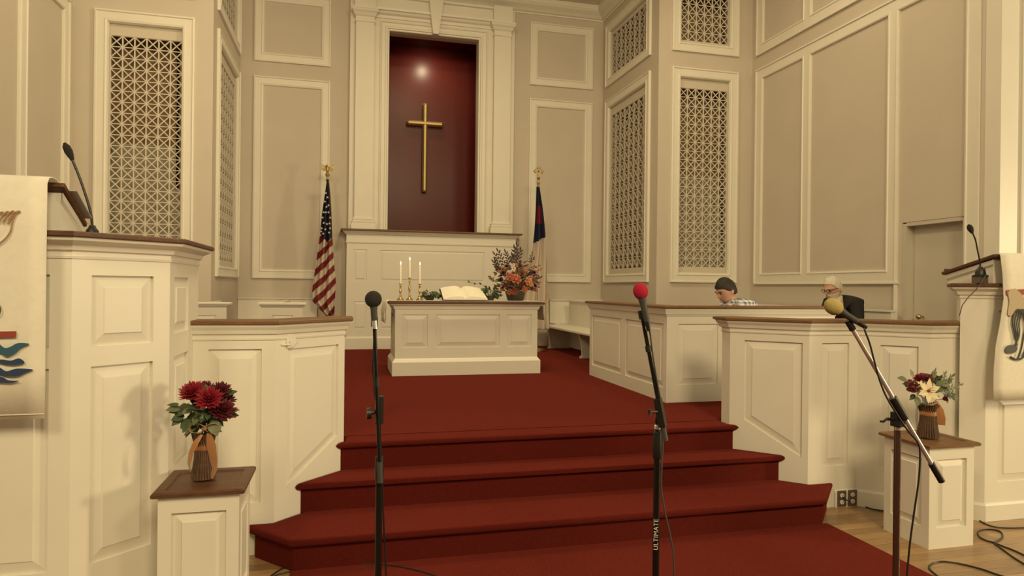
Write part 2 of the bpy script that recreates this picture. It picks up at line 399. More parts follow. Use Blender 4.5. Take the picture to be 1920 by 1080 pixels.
# side walls C
def side_wall(name, label, sg):
    X = XC + sg*WC; T = sg*.15
    A, B = ((X, YB2), (X, YARCH+.151)) if sg > 0 else ((X, YARCH+.151), (X, YB2))
    P0 = face(A, B); L = flen(A, B)
    P = P0 if sg > 0 else (lambda s, z, d=0.: P0(L-s, z, d))
    s_ = lambda v: v + (YB2-8.297)  # s measured from frame start
    mb = MB(); da, db, dz = s_(2.55), s_(3.27), 2.205
    if sg > 0:
        sbox(mb, P, 0, da, 0, ZC, -.15, 0); sbox(mb, P, db, L, 0, ZC, -.15, 0); sbox(mb, P, da, db, dz, ZC, -.15, 0); sbox(mb, P, da, db, 0, ST, -.15, 0)
    else: sbox(mb, P, 0, L, 0, ZC, -.15, 0)
    w = mb.build(name, WALL); struct(w, label, 'wall')
    for za, zb in ((Z0, Z1), (Z2, Z3)):
        fm = MB()
        lastb = ST if (za == Z0 and sg > 0) else za
        for k, (a, b_) in enumerate(((.14, .97), (1.13, 2.35), (2.50, 3.28))):
            z_lo = (za+.14) if not (k == 2 and sg > 0 and za == Z0) else ST
            # bead round each field
            rr = [(-.03, .018), (-.022, .030), (-.006, .026), (0., -.01)]
            frame_mould(fm, P, s_(a), s_(b_), z_lo, zb-.14, [(w_, d_) for w_, d_ in rr])
        for a, b_ in ((.0, .14), (.97, 1.13), (2.35, 2.50), (3.28, 3.42)):
            zlo = za if not (a > 3 and sg > 0 and za == Z0) else ST
            sbox(fm, P, s_(a), s_(b_), zlo, zb, -.01, .02)
        hi = 2.50 if (sg > 0 and za == Z0) else 3.42
        sbox(fm, P, s_(0.002), s_(hi-.003), za+.001, za+.14, -.01, .0195); sbox(fm, P, s_(0.002), s_(3.417), zb-.14, zb-.001, -.01, .0195)
        sbox(fm, P, s_(-.012), s_(3.432), zb-.006, zb+.014, -.01, .034); sbox(fm, P, s_(-.012), s_(hi+.012), za-.014, za+.006, -.01, .034)
        sbox(fm, P, s_(-.014), s_(.006), za, zb, -.01, .034)
        fm.build('panel_moulding', PAINT, w)
    return P, s_, w
PR_, sR, wR = side_wall('wall_right', 'long taupe side wall with white panel mouldings beside the old man', 1)
PL_, sL, wL = side_wall('wall_left', 'taupe side wall with white panel mouldings behind the pulpit mic', -1)
# door
dm = MB(); sbox(dm, PR_, sR(2.552), sR(3.268), ST, 2.20, -.14, -.10)
door = dm.build('door_1', DOORP); struct(door, 'plain taupe door in the right side wall', 'door')
jm = MB(); sbox(jm, PR_, sR(2.551), sR(2.60), ST, 2.19, -.10, -.004); sbox(jm, PR_, sR(3.25), sR(3.269), ST, 2.19, -.10, -.004); sbox(jm, PR_, sR(2.60), sR(3.25), 2.165, 2.203, -.10, -.004)
jm.build('door_frame', DOORP, door)
kp = PR_(sR(2.73), 1.23, -.10); MB().tube([kp, kp+Vector((-.045, 0, 0))], .009).ball(kp+Vector((-.06, 0, 0)), .028).build('door_knob', BRASS, door, smooth=True)
# chancel arch wall (faces the nave) at the right and left edge
for sg, nm, lb in ((1, 'wall_arch_right', 'bright white pilaster wall at the right edge of the chancel'), (-1, 'wall_arch_left', 'white pilaster wall left of the chancel, outside the view')):
    X = XC+sg*WC; xs = sorted((X + sg*.001, X+sg*3.0)); mb = MB().box(xs[0], xs[1], YARCH, YARCH+.15, 0, ZC)
    w = mb.build(nm, PAINT); struct(w, lb, 'wall')
    a, b_ = sorted((X+sg*.22, X+sg*.8)); fm = MB(); frame_mould(fm, face((0, YARCH), (9, YARCH)), a, b_, 1.0, 5.4, [(0, -.01), (0, .02), (.02, .025), (.04, .008), (.06, -.01)]); fm.build('panel_moulding', PAINT, w)
# ceiling and crown
cl = MB().box(XC-WC-.2, XC+WC+.2, YARCH, 11.7, ZC+.02, ZC+.1).build('ceiling', CEIL); struct(cl, 'plain cream ceiling over the chancel', 'ceiling')
CP = [(5.965, 0), (5.965, .018), (5.985, .022), (5.995, .05), (6.03, .085), (6.06, .13), (6.075, .15), (6.085, .155), (6.10, .17), (ZC+.02, .17), (ZC+.02, 0)]
outl = [(XC-WC, YARCH), (XC-WC, YB2), (XC-WA, YB2), (XC-WA, YB), (XC+WA, YB), (XC+WA, YB2), (XC+WC, YB2), (XC+WC, YARCH)]
def inset_open(path, d):
    out = []
    for i, p in enumerate(path):
        ts = []
        if i > 0: ts.append((Vector(p)-Vector(path[i-1])).normalized())
        if i < len(path)-1: ts.append((Vector(path[i+1])-Vector(p)).normalized())
        ns = [Vector((t.y, -t.x)) for t in ts]; k = ns[0] if len(ns) == 1 else (ns[0]+ns[1])/(1+ns[0].dot(ns[1]))
        out.append((p[0]+k.x*d, p[1]+k.y*d))
    return out
mb = MB(); rings = [[(x, y, z) for x, y in inset_open(outl, d)] for z, d in CP]
mb.loft([list(r) for r in zip(*rings)], closed=True, cap=True)
struct(mb.build('trim_1', PAINT), 'white crown moulding below the chancel ceiling', 'moulding')

# ================================================================== REREDOS
rd = thing('reredos', 'white panelled reredos with pilasters and keystone around the maroon niche', 'reredos', (XC, 10.3, ST))
HW = 1.31; YF = 10.28
A, B = (XC-HW, YF), (XC+HW, YF); LL = 2*HW
MB().box(XC-HW+.001, XC+HW-.001, YF+.02, YB-.003, ST+.001, 2.30).build('body', PAINT, rd)
c1 = [0, .40, LL-.40, LL]; zz = [ST, 1.40, 2.13]
cells = []
for k in range(3):
    a, b_ = c1[k], c1[k+1]; h0, h1 = (a+.11, b_-.10) if k == 0 else ((a+.10, b_-.11) if k == 2 else (a+.10, b_-.10))
    cells.append((rect(a, b_, zz[1], zz[2]), rect(h0, h1, 1.56, 2.03))); cells.append((rect(a, b_, zz[0], zz[1]), rect(h0, h1, .83, 1.245)))
panel_face(rd, A, B, cells, depth=.012, inset=.03)
P = face(A, B); mb = MB(); sbox(mb, P, -.02, LL+.02, ST+.001, ST+.165, -.015, .02); mb.loft([[P(-.02, ST+.165, 0), P(LL+.02, ST+.165, 0), P(LL+.02, ST+.165, .02), P(-.02, ST+.165, .02)], [P(0, ST+.19, 0), P(LL, ST+.19, 0), P(LL, ST+.19, .004), P(0, ST+.19, .004)]])
mb.build('baseboard', PAINT, rd)
poly = [(XC-HW, YF), (XC+HW, YF), (XC+HW, YB-.002), (XC-HW, YB-.002)]
def crown_front(x0, x1, yf, prof, name, m, root):
    mb = MB(); mb.loft([[(x0-d, YB-.002, z), (x0-d, yf-d, z), (x1+d, yf-d, z), (x1+d, YB-.002, z)] for z, d in prof]); return mb.build(name, m, root)
crown_front(XC-HW, XC+HW, YF, [(2.125, .0), (2.13, .012), (2.15, .014), (2.155, .004), (2.255, .004), (2.262, .02), (2.28, .03), (2.30, .055), (2.312, .06), (2.312, .0)], 'frieze', PAINT, rd)
crown_front(XC-HW, XC+HW, YF, [(2.312, .085), (2.318, .092), (2.332, .092), (2.338, .085)], 'shelf', WOOD2, rd)
# surround wall above the shelf
mb = MB().box(XC-HW+.02, XC-NH, 10.40, YB-.002, 2.338, ZC-.2).box(XC+NH, XC+HW-.02, 10.40, YB-.002, 2.338, ZC-.2).box(XC-NH, XC+NH, 10.40, YB-.002, ZN, ZC-.2)
mb.build('surround', PAINT, rd)
for sx in (-1, 1):
    xa, xb = sorted((XC+sx*.935, XC+sx*1.205)); pr = crown_front(xa, xb, 10.30, [(2.338, 0), (5.60, 0)], 'pilaster', PAINT, rd)
    crown_front(xa, xb, 10.30, [(2.339, .045), (2.42, .045), (2.43, .03), (2.45, .038), (2.47, .022), (2.49, .028), (2.51, .008), (2.53, 0.0)], 'pilaster_base', PAINT, pr)
    crown_front(xa, xb, 10.30, [(5.475, .0), (5.48, .012), (5.50, .012), (5.505, .004), (5.56, .004), (5.575, .02), (5.61, .035), (5.64, .06), (5.66, .06), (5.665, .066), (5.69, .066), (5.70, .02), (ZC-.2, .02)], 'pilaster_capital', PAINT, pr)
# architrave round the opening
mb = MB(); Pq = face((0, 10.40), (5, 10.40)); prof = [(0, -.01), (0, .03), (.02, .036), (.03, .02), (.075, .018), (.085, .03), (.11, .03), (.118, .012), (.135, .01), (.14, -.1)]
rings = [[Pq(XC-NH-.14+w, 2.338, d), Pq(XC-NH-.14+w, ZN+.14-w, d), Pq(XC+NH+.14-w, ZN+.14-w, d), Pq(XC+NH+.14-w, 2.338, d)] for w, d in prof]
for i in range(len(rings)-1):
    for k in range(3): mb.quad(rings[i][k], rings[i][k+1], rings[i+1][k+1], rings[i+1][k])
mb.build('architrave', PAINT, rd)
mb = MB(); x0, x1 = XC-.915, XC+.915
mb.loft([[(x0, 10.41, z), (x0, 10.40-d, z), (x1, 10.40-d, z), (x1, 10.41, z)] for z, d in [(5.60, .0), (5.60, .02), (5.64, .03), (5.66, .06), (5.69, .075), (5.70, .10), (5.73, .105), (5.74, .04), (5.90, .04), (5.91, .08), (5.94, .09)]])
mb.build('entablature', PAINT, rd)
mb = MB(); mb.loft([[(XC-.045, 10.28, 5.40), (XC+.045, 10.28, 5.40), (XC+.045, 10.45, 5.40), (XC-.045, 10.45, 5.40)], [(XC-.115, 10.26, 5.94), (XC+.115, 10.26, 5.94), (XC+.115, 10.45, 5.94), (XC-.115, 10.45, 5.94)]])
bevel(mb.build('keystone', PAINT, rd), .006)
# niche spot lamp
sp = thing('niche_spotlight', 'small spotlight under the lintel of the maroon niche', 'spotlight', (XC, 10.72, 5.58))
MB().tube([(XC, 10.72, 5.598), (XC, 10.72, 5.52)], .012).build('stem', BLACK, sp)
MB().tube([(XC, 10.70, 5.52), (XC, 10.735, 5.46)], .042, 14).build('housing', BLACK, sp, smooth=True)
ld = bpy.data.lights.new('niche_lamp', 'SPOT'); ld.energy = 52; ld.color = (1, .80, .52); ld.spot_size = R(150); ld.spot_blend = .9; ld.shadow_soft_size = .035
lo = bpy.data.objects.new('niche_lamp', ld); COL.objects.link(lo); lo.location = (XC, 10.745, 5.435); lo.rotation_euler = (Vector((XC, 11.5, 4.35))-Vector(lo.location)).to_track_quat('-Z', 'Y').to_euler()
# cross
cx, cy = 1.298, 11.42
cr = thing('cross', 'tall gilded latin cross mounted in the maroon niche', 'cross', (cx, cy, 3.10))
def bar(ax, c0, c1, w, name, lift=0.):
    mb = MB()
    def sec(t): # faceted section, bevelled ridge
        return [(-w, .02), (-w, -.005-lift), (-w*.35, -.035-lift), (w*.35, -.035-lift), (w, -.005-lift), (w, .02)]
    e = .03; rs = []
    for t, k in ((c0, .0), (c0+e, 1.), (c1-e, 1.), (c1, .0)):
        ring = []
        for a, d in sec(t):
            aa = a*(1 if k else .8); dd = d if k or d > 0 else d*.35
            ring.append((cx+aa, cy+dd, t) if ax == 'z' else (t, cy+dd, 4.275+aa))
        rs.append(ring)
    mb.loft(rs); return mb.build(name, GOLD, cr)
bar('z', 3.10, 4.62, .045, 'upright'); bar('x', .983, 1.615, .043, 'crossbar', .006)
MB().box(cx-.02, cx+.02, cy+.02, NY-.001, 4.2, 4.3).build('wall_bracket', GOLD, cr)

# ================================================================== BUILT FURNITURE
CAPT = 1.29
def cap_and_crown(root, poly, ztop, over=.05, wood=WOOD2, thick=.024, drop=.085):
    zt = ztop-thick
    mb = MB(); mb.polyloft(poly, [(zt-drop, .0), (zt-drop, .005), (zt-drop+.010, .007), (zt-drop+.013, .003), (zt-.055, .004), (zt-.05, .016), (zt-.03, .022), (zt-.012, over-.016), (zt, over-.012)])
    mb.build('cornice', PAINT, root)
    mb = MB(); mb.polyloft(poly, [(zt, over-.008), (zt+.005, over), (ztop-.006, over), (ztop, over-.007)]); mb.build('cap', wood, root)
def core(root, poly, z0, z1, d=-.02): MB().polyloft(poly, [(z0, d), (z1, d)]).build('body', PAINT, root)
def plain(root, A, B, z0, z1): panel_face(root, A, B, [(rect(0, flen(A, B), z0, z1), None)], frame='side')
def base_mould(root, pts, z0=0., h=.12, name='baseboard'):
    mb = MB(); prof = [(z0+.001, .0), (z0+.001, .016), (z0+h-.018, .016), (z0+h-.004, .008), (z0+h, .001)]
    rings = [[(x, y, z) for x, y in inset_open(pts, d)] for z, d in prof]
    mb.loft([list(r) for r in zip(*rings)], closed=True, cap=True); mb.build(name, PAINT, root)

# --- left front rail
lr = thing('chancel_rail', 'white panelled chancel rail with oak cap, left of the steps', 'rail', (-.4, 3.95, 0))
lp = [(-.7945, 3.88), (-.37, 3.88), (0., 4.25), (0., 4.355), (-.11, 4.355), (-.11, 4.296), (-.416, 3.99), (-.7945, 3.99)]
core(lr, lp, .002, 1.2)
TOPZ = 1.185
panel_face(lr, lp[0], lp[1], [(rect(0, .4245, .0, TOPZ), rect(.08, .352, .285, 1.132))])
L_ = flen(lp[1], lp[2])
panel_face(lr, lp[1], lp[2], [([(0, 0), (L_, 0.0), (L_, TOPZ), (0, TOPZ)], [(.085, .34), (.472, .565), (.472, 1.125), (.085, 1.125)])])
for i in range(2, 7): plain(lr, lp[i], lp[i+1], 0., TOPZ)
cap_and_crown(lr, lp, CAPT)
# hook latch plate on the angled face
P = face(lp[1], lp[2]); mb = MB(); q = [(.075, 1.128), (.112, 1.128), (.15, 1.166), (.112, 1.204), (.075, 1.204), (.068, 1.166)]
mb.loft([[P(s, z, .001) for s, z in q], [P(s, z, .007) for s, z in q], [P(.1+(s-.1)*.9, 1.166+(z-1.166)*.9, .010) for s, z in q]])
lt = mb.build('latch_plate', PAINT, lr)
MB().tube([P(.035, 1.150, .006), P(.085, 1.150, .018), P(.09, 1.160, .018), P(.088, 1.168, .016)], .0045, 8).build('latch_hook', PAINT, lt, smooth=True)

# --- right front rail
rr = thing('chancel_rail', 'white panelled chancel rail with oak cap, right of the steps', 'rail', (3.1, 3.95, 0))
rp = [(2.69, 4.355), (2.69, 4.25), (3.06, 3.88), (3.45, 3.88), (3.75, 3.58), (3.988, 3.58), (4.097, 3.69), (3.795, 3.69), (3.495, 3.99), (3.105, 3.99), (2.80, 4.296), (2.80, 4.355)]
core(rr, rp, .002, 1.2)
plain(rr, rp[0], rp[1], 0, TOPZ)
panel_face(rr, rp[1], rp[2], [(rect(0, L_, 0, TOPZ), [(.10, .565), (.482, .345), (.482, 1.128), (.10, 1.128)])])
panel_face(rr, rp[2], rp[3], [(rect(0, .39, 0, TOPZ), rect(.105, .32, .283, 1.128))])
panel_face(rr, rp[3], rp[4], [(rect(0, .4243, 0, TOPZ), rect(.14, .36, .283, 1.12))])
for i in range(4, 12): plain(rr, rp[i], rp[(i+1) % 12], 0., TOPZ)
cap_and_crown(rr, rp, CAPT)
base_mould(rr, [(3.27, 3.88), (3.45, 3.88), (3.75, 3.58), (3.965, 3.58)])
# outlets on the right rail
for i, s0 in enumerate((.222, .308)):
    P = face(rp[2], rp[3]); o = thing('electrical_outlet', ['metal electrical outlet plate with a plugged-in black cord', 'metal electrical outlet plate nearest the inner corner, nothing plugged in'][i], 'outlet', P(s0+.035, .018, .02), 'outlets at the foot of the right rail')
    mb = MB(); sbox(mb, P, s0, s0+.072, .006, .116, .0165, .022); bevel(mb.build('plate', PLASTER, o), .002)
    for zc in (.038, .084):
        mb = MB(); c = P(s0+.036, zc, .022); mb.loft([[c+Vector((.017*math.cos(a*math.pi/6), 0, .015*math.sin(a*math.pi/6))) for a in range(12)], [c+Vector((.016*math.cos(a*math.pi/6), -.003, .014*math.sin(a*math.pi/6))) for a in range(12)]])
        r_ = mb.build('receptacle', PRINT, o)
        mb = MB()
        for dx in (-.006, .006): mb.box(c.x+dx-.0013, c.x+dx+.0013, c.y-.0045, c.y-.002, c.z-.002, c.z+.006)
        mb.box(c.x-.002, c.x+.002, c.y-.0045, c.y-.002, c.z-.009, c.z-.005); mb.build('slot', BLACK, r_)

# --- pulpit on the left
pu = thing('pulpit', 'large white panelled pulpit with dark wood shelf on the left', 'pulpit', (-1.6, 3.6, 0))
pp = [(-.795, 3.40), (-.795, 4.02), (-1.0, 4.22), (-2.1, 4.22), (-2.395, 4.02), (-2.395, 3.40), (-2.095, 3.10), (-1.095, 3.10)]
ZPU = 1.612
core(pu, pp, .002, 1.62)
ip = lambda a, b: panel_face(pu, a, b, [(rect(0, flen(a, b), 1.17, ZPU), rect(.078, flen(a, b)-.078, 1.215, 1.518)), (rect(0, flen(a, b), 0, 1.17), rect(.078, flen(a, b)-.078, .293, 1.131))])
ip(pp[7], pp[0])                                   # 45 degree face
panel_face(pu, pp[6], pp[7], [(rect(0, 1.0, 1.17, ZPU), rect(.08, .92, 1.215, 1.518)), (rect(0, 1.0, 0, 1.17), rect(.08, .92, .293, 1.131))])
panel_face(pu, pp[0], pp[1], [(rect(0, .46, 1.19, ZPU), rect(.085, .38, 1.245, 1.518)), (rect(0, .46, 0, 1.19), rect(.085, .38, .6, 1.135)), (rect(.46, .62, 0, ZPU), None)])
for i in (1, 2, 3, 4, 5): plain(pu, pp[i], pp[i+1], 0, ZPU)
cap_and_crown(pu, pp, 1.695, over=.075, wood=WOOD, thick=.024, drop=.085)
base_mould(pu, [pp[6], pp[7], pp[0], (-.795, 3.83)])

# --- pulpit reading desk (fixed to the pulpit)
def desk(root, x0, x1, yf, yb, zf, zb, zbase, wood, thick=.022, inset=.03):
    n = Vector((0, -(zb-zf), (yb-yf))).normalized()
    if n.z < 0: n = -n
    mb = MB(); a = [Vector((x0, yf, zf)), Vector((x1, yf, zf)), Vector((x1, yb, zb)), Vector((x0, yb, zb))]
    mb.loft([[p - n*thick for p in a], a]); t = bevel(mb.build('desk_top', wood, root), .005)
    MB().box(x0+.02, x1-.02, yb-.02, yb-.006, zb-.005, zb+.022).build('book_ledge', wood, t)
    mb = MB(); y0, y1 = yf+inset, yb-inset; f0 = zf + (zb-zf)*(y0-yf)/(yb-yf) - thick*1.2; f1 = zf + (zb-zf)*(y1-yf)/(yb-yf) - thick*1.2
    mb.loft([[(x, y0, zbase+.001), (x, y1, zbase+.001), (x, y1, f1), (x, y0, f0)] for x in (x0+inset, x1-inset)])
    mb.build('desk_box', PAINT, root)
    for xx, dx in ((x0+inset, -.012), (x1-inset, .012)):
        mb = MB(); mb.loft([[(xx, y0, f0-.045), (xx, y1, f1-.045), (xx, y1, f1-.002), (xx, y0, f0-.002)], [(xx+dx, y0-.01, f0-.03), (xx+dx, y1+.01, f1-.03), (xx+dx, y1+.01, f1-.001), (xx+dx, y0-.01, f0-.001)]])
        mb.build('desk_moulding', PAINT, root)
desk(pu, -2.0, -1.13, 3.12, 3.375, 1.90, 1.755, 1.695, WOOD, inset=.025)
# sheet of paper on the pulpit desk
mb = MB(); n = Vector((0, .145, .255)).normalized(); a = [Vector((-1.182, 3.17, 1.8716)), Vector((-1.105, 3.17, 1.8716)), Vector((-1.105, 3.345, 1.7721)), Vector((-1.182, 3.345, 1.7721))]
mb.loft([[p+n*.001 for p in a], [p+n*.006 for p in a]]); tag(mb.build('paper_folder', BOOKC, at=(-1.14, 3.26, 1.82)), 'thin grey folder lying at the edge of the slanted pulpit desk', 'folder')

# --- lectern on the right
le = thing('lectern', 'white panelled lectern with slanted dark desk at the right edge', 'lectern', (4.4, 3.7, 0))
ep = [(4.04, 3.43), (5.04, 3.43), (5.14, 3.53), (5.14, 3.81), (4.22, 3.81), (3.94, 3.53)]
core(le, ep, .002, 1.47)
ZLE = 1.46
panel_face(le, ep[0], ep[1], [(rect(0, 1., .85, ZLE), rect(.10, .90, .9, 1.37)), (rect(0, 1., 0, .85), rect(.105, .895, .245, .80))])
panel_face(le, ep[5], ep[0], [(rect(0, flen(ep[5], ep[0]), 0, ZLE), None)])
for i in (1, 2, 3, 4): plain(le, ep[i], ep[i+1], 0, ZLE)
cap_and_crown(le, ep, 1.545, over=.06, wood=WOOD, thick=.024, drop=.075)
base_mould(le, [ep[5], ep[0], ep[1]], h=.12)
desk(le, 4.03, 4.97, 3.375, 3.765, 1.735, 1.625, 1.545, WOOD)
MB().box(3.955, 4.02, 3.405, 3.465, 1.546, 1.588).build('junction_box', PLASTER, le)

# --- choir rail
co = thing('choir_rail', 'white panelled choir rail with oak cap in front of the two men', 'rail', (3.2, 5.2, ST))
kp_ = [(2.635, 6.93), (2.635, 5.115), (4.30, 5.115), (4.30, 5.225), (2.745, 5.225), (2.745, 6.93)]
core(co, kp_, ST+.001, 1.27)
Lc = flen(kp_[0], kp_[1]); zt = 1.265
panel_face(co, kp_[0], kp_[1], [(rect(0, .92, ST, zt), rect(.075, .865, .645, 1.19)), (rect(.92, Lc, ST, zt), rect(.97, Lc-.06, .645, 1.19))])
cc = []
for k in range(3):
    a = k*.555; cc.append((rect(a, a+.555, ST, zt), rect(a+.11, a+.485, .672, 1.19)))
panel_face(co, kp_[1], kp_[2], cc)
for i in range(2, 6): plain(co, kp_[i], kp_[(i+1) % 6], ST, zt)
cap_and_crown(co, kp_, 1.345, over=.045, drop=.065)

# --- communion table
al = thing('communion_table', 'white panelled communion table on a plinth before the reredos', 'table', (1.315, 7.5, ST))
ap = [(.52, 7.17), (2.10, 7.17), (2.10, 7.85), (.52, 7.85)]
core(al, ap, ST+.01, 1.26)
panel_face(al, ap[0], ap[1], [(rect(0, .39, .7, 1.25), rect(.075, .348, .825, 1.181)), (rect(.39, 1.19, .7, 1.25), rect(.437, 1.147, .825, 1.181)), (rect(1.19, 1.58, .7, 1.25), rect(1.228, 1.512, .825, 1.181))])
for i in (1, 2, 3):
    L = flen(ap[i], ap[(i+1) % 4]); panel_face(al, ap[i], ap[(i+1) % 4], [(rect(0, L, .7, 1.25), rect(.09, L-.09, .825, 1.181))])
MB().polyloft(ap, [(ST+.002, .03), (.67, .03), (.695, .012), (.71, .0)]).build('plinth', PAINT, al)
MB().polyloft(ap, [(1.235, .0), (1.24, .012), (1.258, .016), (1.272, .022), (1.288, .05), (1.296, .054)]).build('cornice', PAINT, al)
MB().polyloft(ap, [(1.296, .058), (1.301, .066), (1.316, .066), (1.321, .06)]).build('table_top', WOOD, al)
# runner cloth over the table
TT = 1.3215
mb = MB(); N = 26; rows = []
path = []
for i in range(7): path.append((.452-.035+.012*math.sin(i*1.1)-.02*(6-i)/6*0, 1.085+i*.036))
path = [( .418, 1.085), (.424, 1.13), (.416, 1.18), (.422, 1.24), (.430, 1.29), (.440, 1.318), (.458, 1.3265), (.6, 1.3265), (1.3, 1.3265), (2.0, 1.3265), (2.162, 1.3265), (2.18, 1.318), (2.188, 1.28), (2.20, 1.2), (2.215, 1.11)]
for y in (7.24, 7.34, 7.44, 7.54, 7.64, 7.74, 7.80):
    rows.append([Vector((x + (.012*math.sin(y*21+z*9) if z < 1.31 else 0), y + (.015*math.sin(x*40) if z < 1.3 else 0), z)) for x, z in path])
vs = [p for r in rows for p in r]; n = len(path); fs = [(i*n+j, i*n+j+1, (i+1)*n+j+1, (i+1)*n+j) for i in range(len(rows)-1) for j in range(n-1)]
mb.add(vs, fs); rc = mb.build('table_runner', CLOTH, at=(1.31, 7.52, TT), smooth=True)
md = rc.modifiers.new('solid', 'SOLIDIFY'); md.thickness = .003; md.offset = 1
tag(rc, 'white runner cloth lying along the communion table and hanging over its ends', 'cloth')

# --- pews
def pew_y(name, label, xf, xb, y0, y1, zseat, zback, group=None):
    """bench running in Y: seat edge at xf, back at xb"""
    o = thing(name, label, 'pew', ((xf+xb)/2, (y0+y1)/2, ST), group); sg = 1 if xb > xf else -1
    a, b = sorted((xf, xb)); bevel(MB().box(a, b, y0+.03, y1-.03, zseat-.035, zseat).build('seat', PAINT, o), .008)
    c, d = sorted((xb, xb+sg*.05)); MB().box(c, d, y0+.03, y1-.03, ST+.02, zback-.02).build('backrest', PAINT, o)
    c, d = sorted((xb-sg*.02, xb+sg*.07)); MB().box(c, d, y0+.02, y1-.02, zback-.02, zback).build('top_rail', PAINT, o)
    ys = [y0+.05+(y1-y0-.1)*k/2 for k in range(3)]
    for y in ys:
        mb = MB(); q = [(xf+sg*.10, ST), (xf+sg*.10, ST+.02), (xf+sg*.13, ST+.04), (xf+sg*.12, ST+.16), (xf+sg*.08, zseat-.036), (xb, zseat-.036), (xb, ST)]
        mb.loft([[(x, y-.02, z+.001) for x, z in q], [(x, y+.02, z+.001) for x, z in q]]); mb.build('leg', PAINT, o)
    return o
pew_y('pew', 'white wooden pew right of the communion table', 3.02, 3.47, 7.05, 10.1, .905, 1.29)
pew_y('pew', 'white wooden pew the old man sits on by the side wall', 5.12, 5.52, 5.72, 8.2, .95, 1.29)
pew_y('pew', 'white wooden pew behind the choir rail the young man sits on', 3.62, 4.05, 5.45, 8.2, .95, 1.22)
# wainscot backs of the benches along the back wall
for a, b, lb in ((XC-WA+.005, -.415, 'white wooden bench back along the back wall behind the striped flag'), (3.265, XC+WA-.005, 'white wooden bench back along the back wall behind the right pew')):
    o = thing('bench', lb, 'bench', ((a+b)/2, 10.3, ST))
    MB().box(a, b, 10.42, 10.47, ST+.001, 1.275).build('backrest', PAINT, o); MB().box(a, b, 10.40, 10.485, 1.275, 1.295).build('top_rail', PAINT, o)
    MB().box(a, b, 10.12, 10.42, .88, .91).build('seat', PAINT, o)
    for x in (a+.1, b-.1): MB().box(x-.02, x+.02, 10.16, 10.42, ST+.001, .88).build('leg', PAINT, o)
# left pews: ends face the nave
def pew_end(label, x0, x1, y0, y1, zt, group):
    o = thing('pew', label, 'pew', ((x0+x1)/2, y0, ST), group)
    pl = [(x0, y0), (x1, y0), (x1, y0+.06), (x0, y0+.06)]
    MB().polyloft(pl, [(ST+.001, -.014), (zt-.03, -.014)]).build('end_core', PAINT, o)
    L = x1-x0; panel_face(o, (x0, y0), (x1, y0), [(rect(0, L, ST, zt-.03), rect(.085, L-.085, .75, zt-.115))], depth=.012, inset=.03, frame='end_frame')
    MB().polyloft(pl, [(zt-.045, .0), (zt-.03, .018), (zt-.018, .022), (zt-.018, .034), (zt-.004, .034), (zt, .028)]).build('end_cap', PAINT, o)
    MB().box(x0+.0, x0+.045, y0+.06, y1, ST+.25, zt-.03).build('backrest', PAINT, o); MB().box(x0+.045, x1-.02, y0+.06, y1, .92, .955).build('seat', PAINT, o)
    MB().box(x0, x1-.05, y1, y1+.06, ST+.001, .95).build('end_panel', PAINT, o)
pew_end('white pew end with moulded cap nearest the striped flag', -.72, -.375, 6.3, 8.9, 1.325, 'white pews behind the left rail')
pew_end('white pew end with moulded cap beside the pulpit', -1.42, -1.015, 6.3, 8.2, 1.325, 'white pews behind the left rail')

# --- flower pedestals
def pedestal(label, x0, x1, y0, y1, wood):
    o = thing('pedestal', label, 'pedestal', ((x0+x1)/2, (y0+y1)/2, 0), 'flower pedestals')
    q = [(x0, y0), (x1, y0), (x1, y1), (x0, y1)]; core(o, q, .002, .57)
    for i in range(4):
        A, B = q[i], q[(i+1) % 4]; L = flen(A, B); panel_face(o, A, B, [(rect(0, L, 0, .585), rect(.052, L-.052, .118, .515))], inset=.038)
    mb = MB(); mb.polyloft(q, [(.585, .0), (.585, .016), (.59, .024), (.602, .024), (.608, .016), (.608, -.02), (.601, -.024)])
    mb.build('top', wood, o)
    return o
pedestal('white panelled pedestal with dark top in front of the pulpit', -.755, -.435, 3.065, 3.40, WOOD)
pedestal('white panelled pedestal with oak top in front of the lectern', 3.275, 3.595, 3.12, 3.45, WOOD2)

# ================================================================== THINGS ON THE TABLE
def candle(px, zt_stick, zt_candle, label):
    x, y = px, 7.36
    o = thing('candlestick', label + ' brass candlestick on the communion table', 'candlestick', (x, y, 1.3298), 'brass candlesticks')
    h = zt_stick-1.3298
    MB().lathe((x, y, 1.3298), [(.042, 0), (.043, .006), (.036, .012), (.024, .022), (.012, .034), (.009, .04)]).build('base', BRASS, o, smooth=True)
    MB().lathe((x, y, 1.3298), [(.009, .04), (.014, .048), (.009, .056), (.007, .07), (.013, h*.48), (.015, h*.55), (.009, h*.62), (.008, h*.78), (.012, h*.84), (.008, h*.88), (.010, h*.94)]).build('stem', BRASS, o, smooth=True)
    MB().lathe((x, y, 1.3298), [(.010, h*.94), (.022, h*.965), (.022, h*.98), (.013, h*.985), (.0125, h)]).build('cup', BRASS, o, smooth=True)
    c = thing('candle', label + ' lit ivory taper candle on the communion table', 'candle', (x, y, zt_stick), 'lit taper candles')
    MB().lathe((x, y, zt_stick+.0005), [(.0105, 0), (.0095, zt_candle-zt_stick-.004), (.006, zt_candle-zt_stick)], 12).build('wax', IVORY, c, smooth=True)
    MB().tube([(x, y, zt_candle-.001), (x, y, zt_candle+.008)], .0012, 6).build('wick', BLACK, c)
    MB().lathe((x, y, zt_candle+.005), [(.0015, 0), (.0055, .008), (.0055, .014), (.003, .026), (.0006, .038)], 10).build('flame', FLAME, c, smooth=True)
candle(.587, 1.515, 1.715, 'leftmost'); candle(.686, 1.58, 1.765, 'tallest middle'); candle(.797, 1.515, 1.715, 'rightmost')
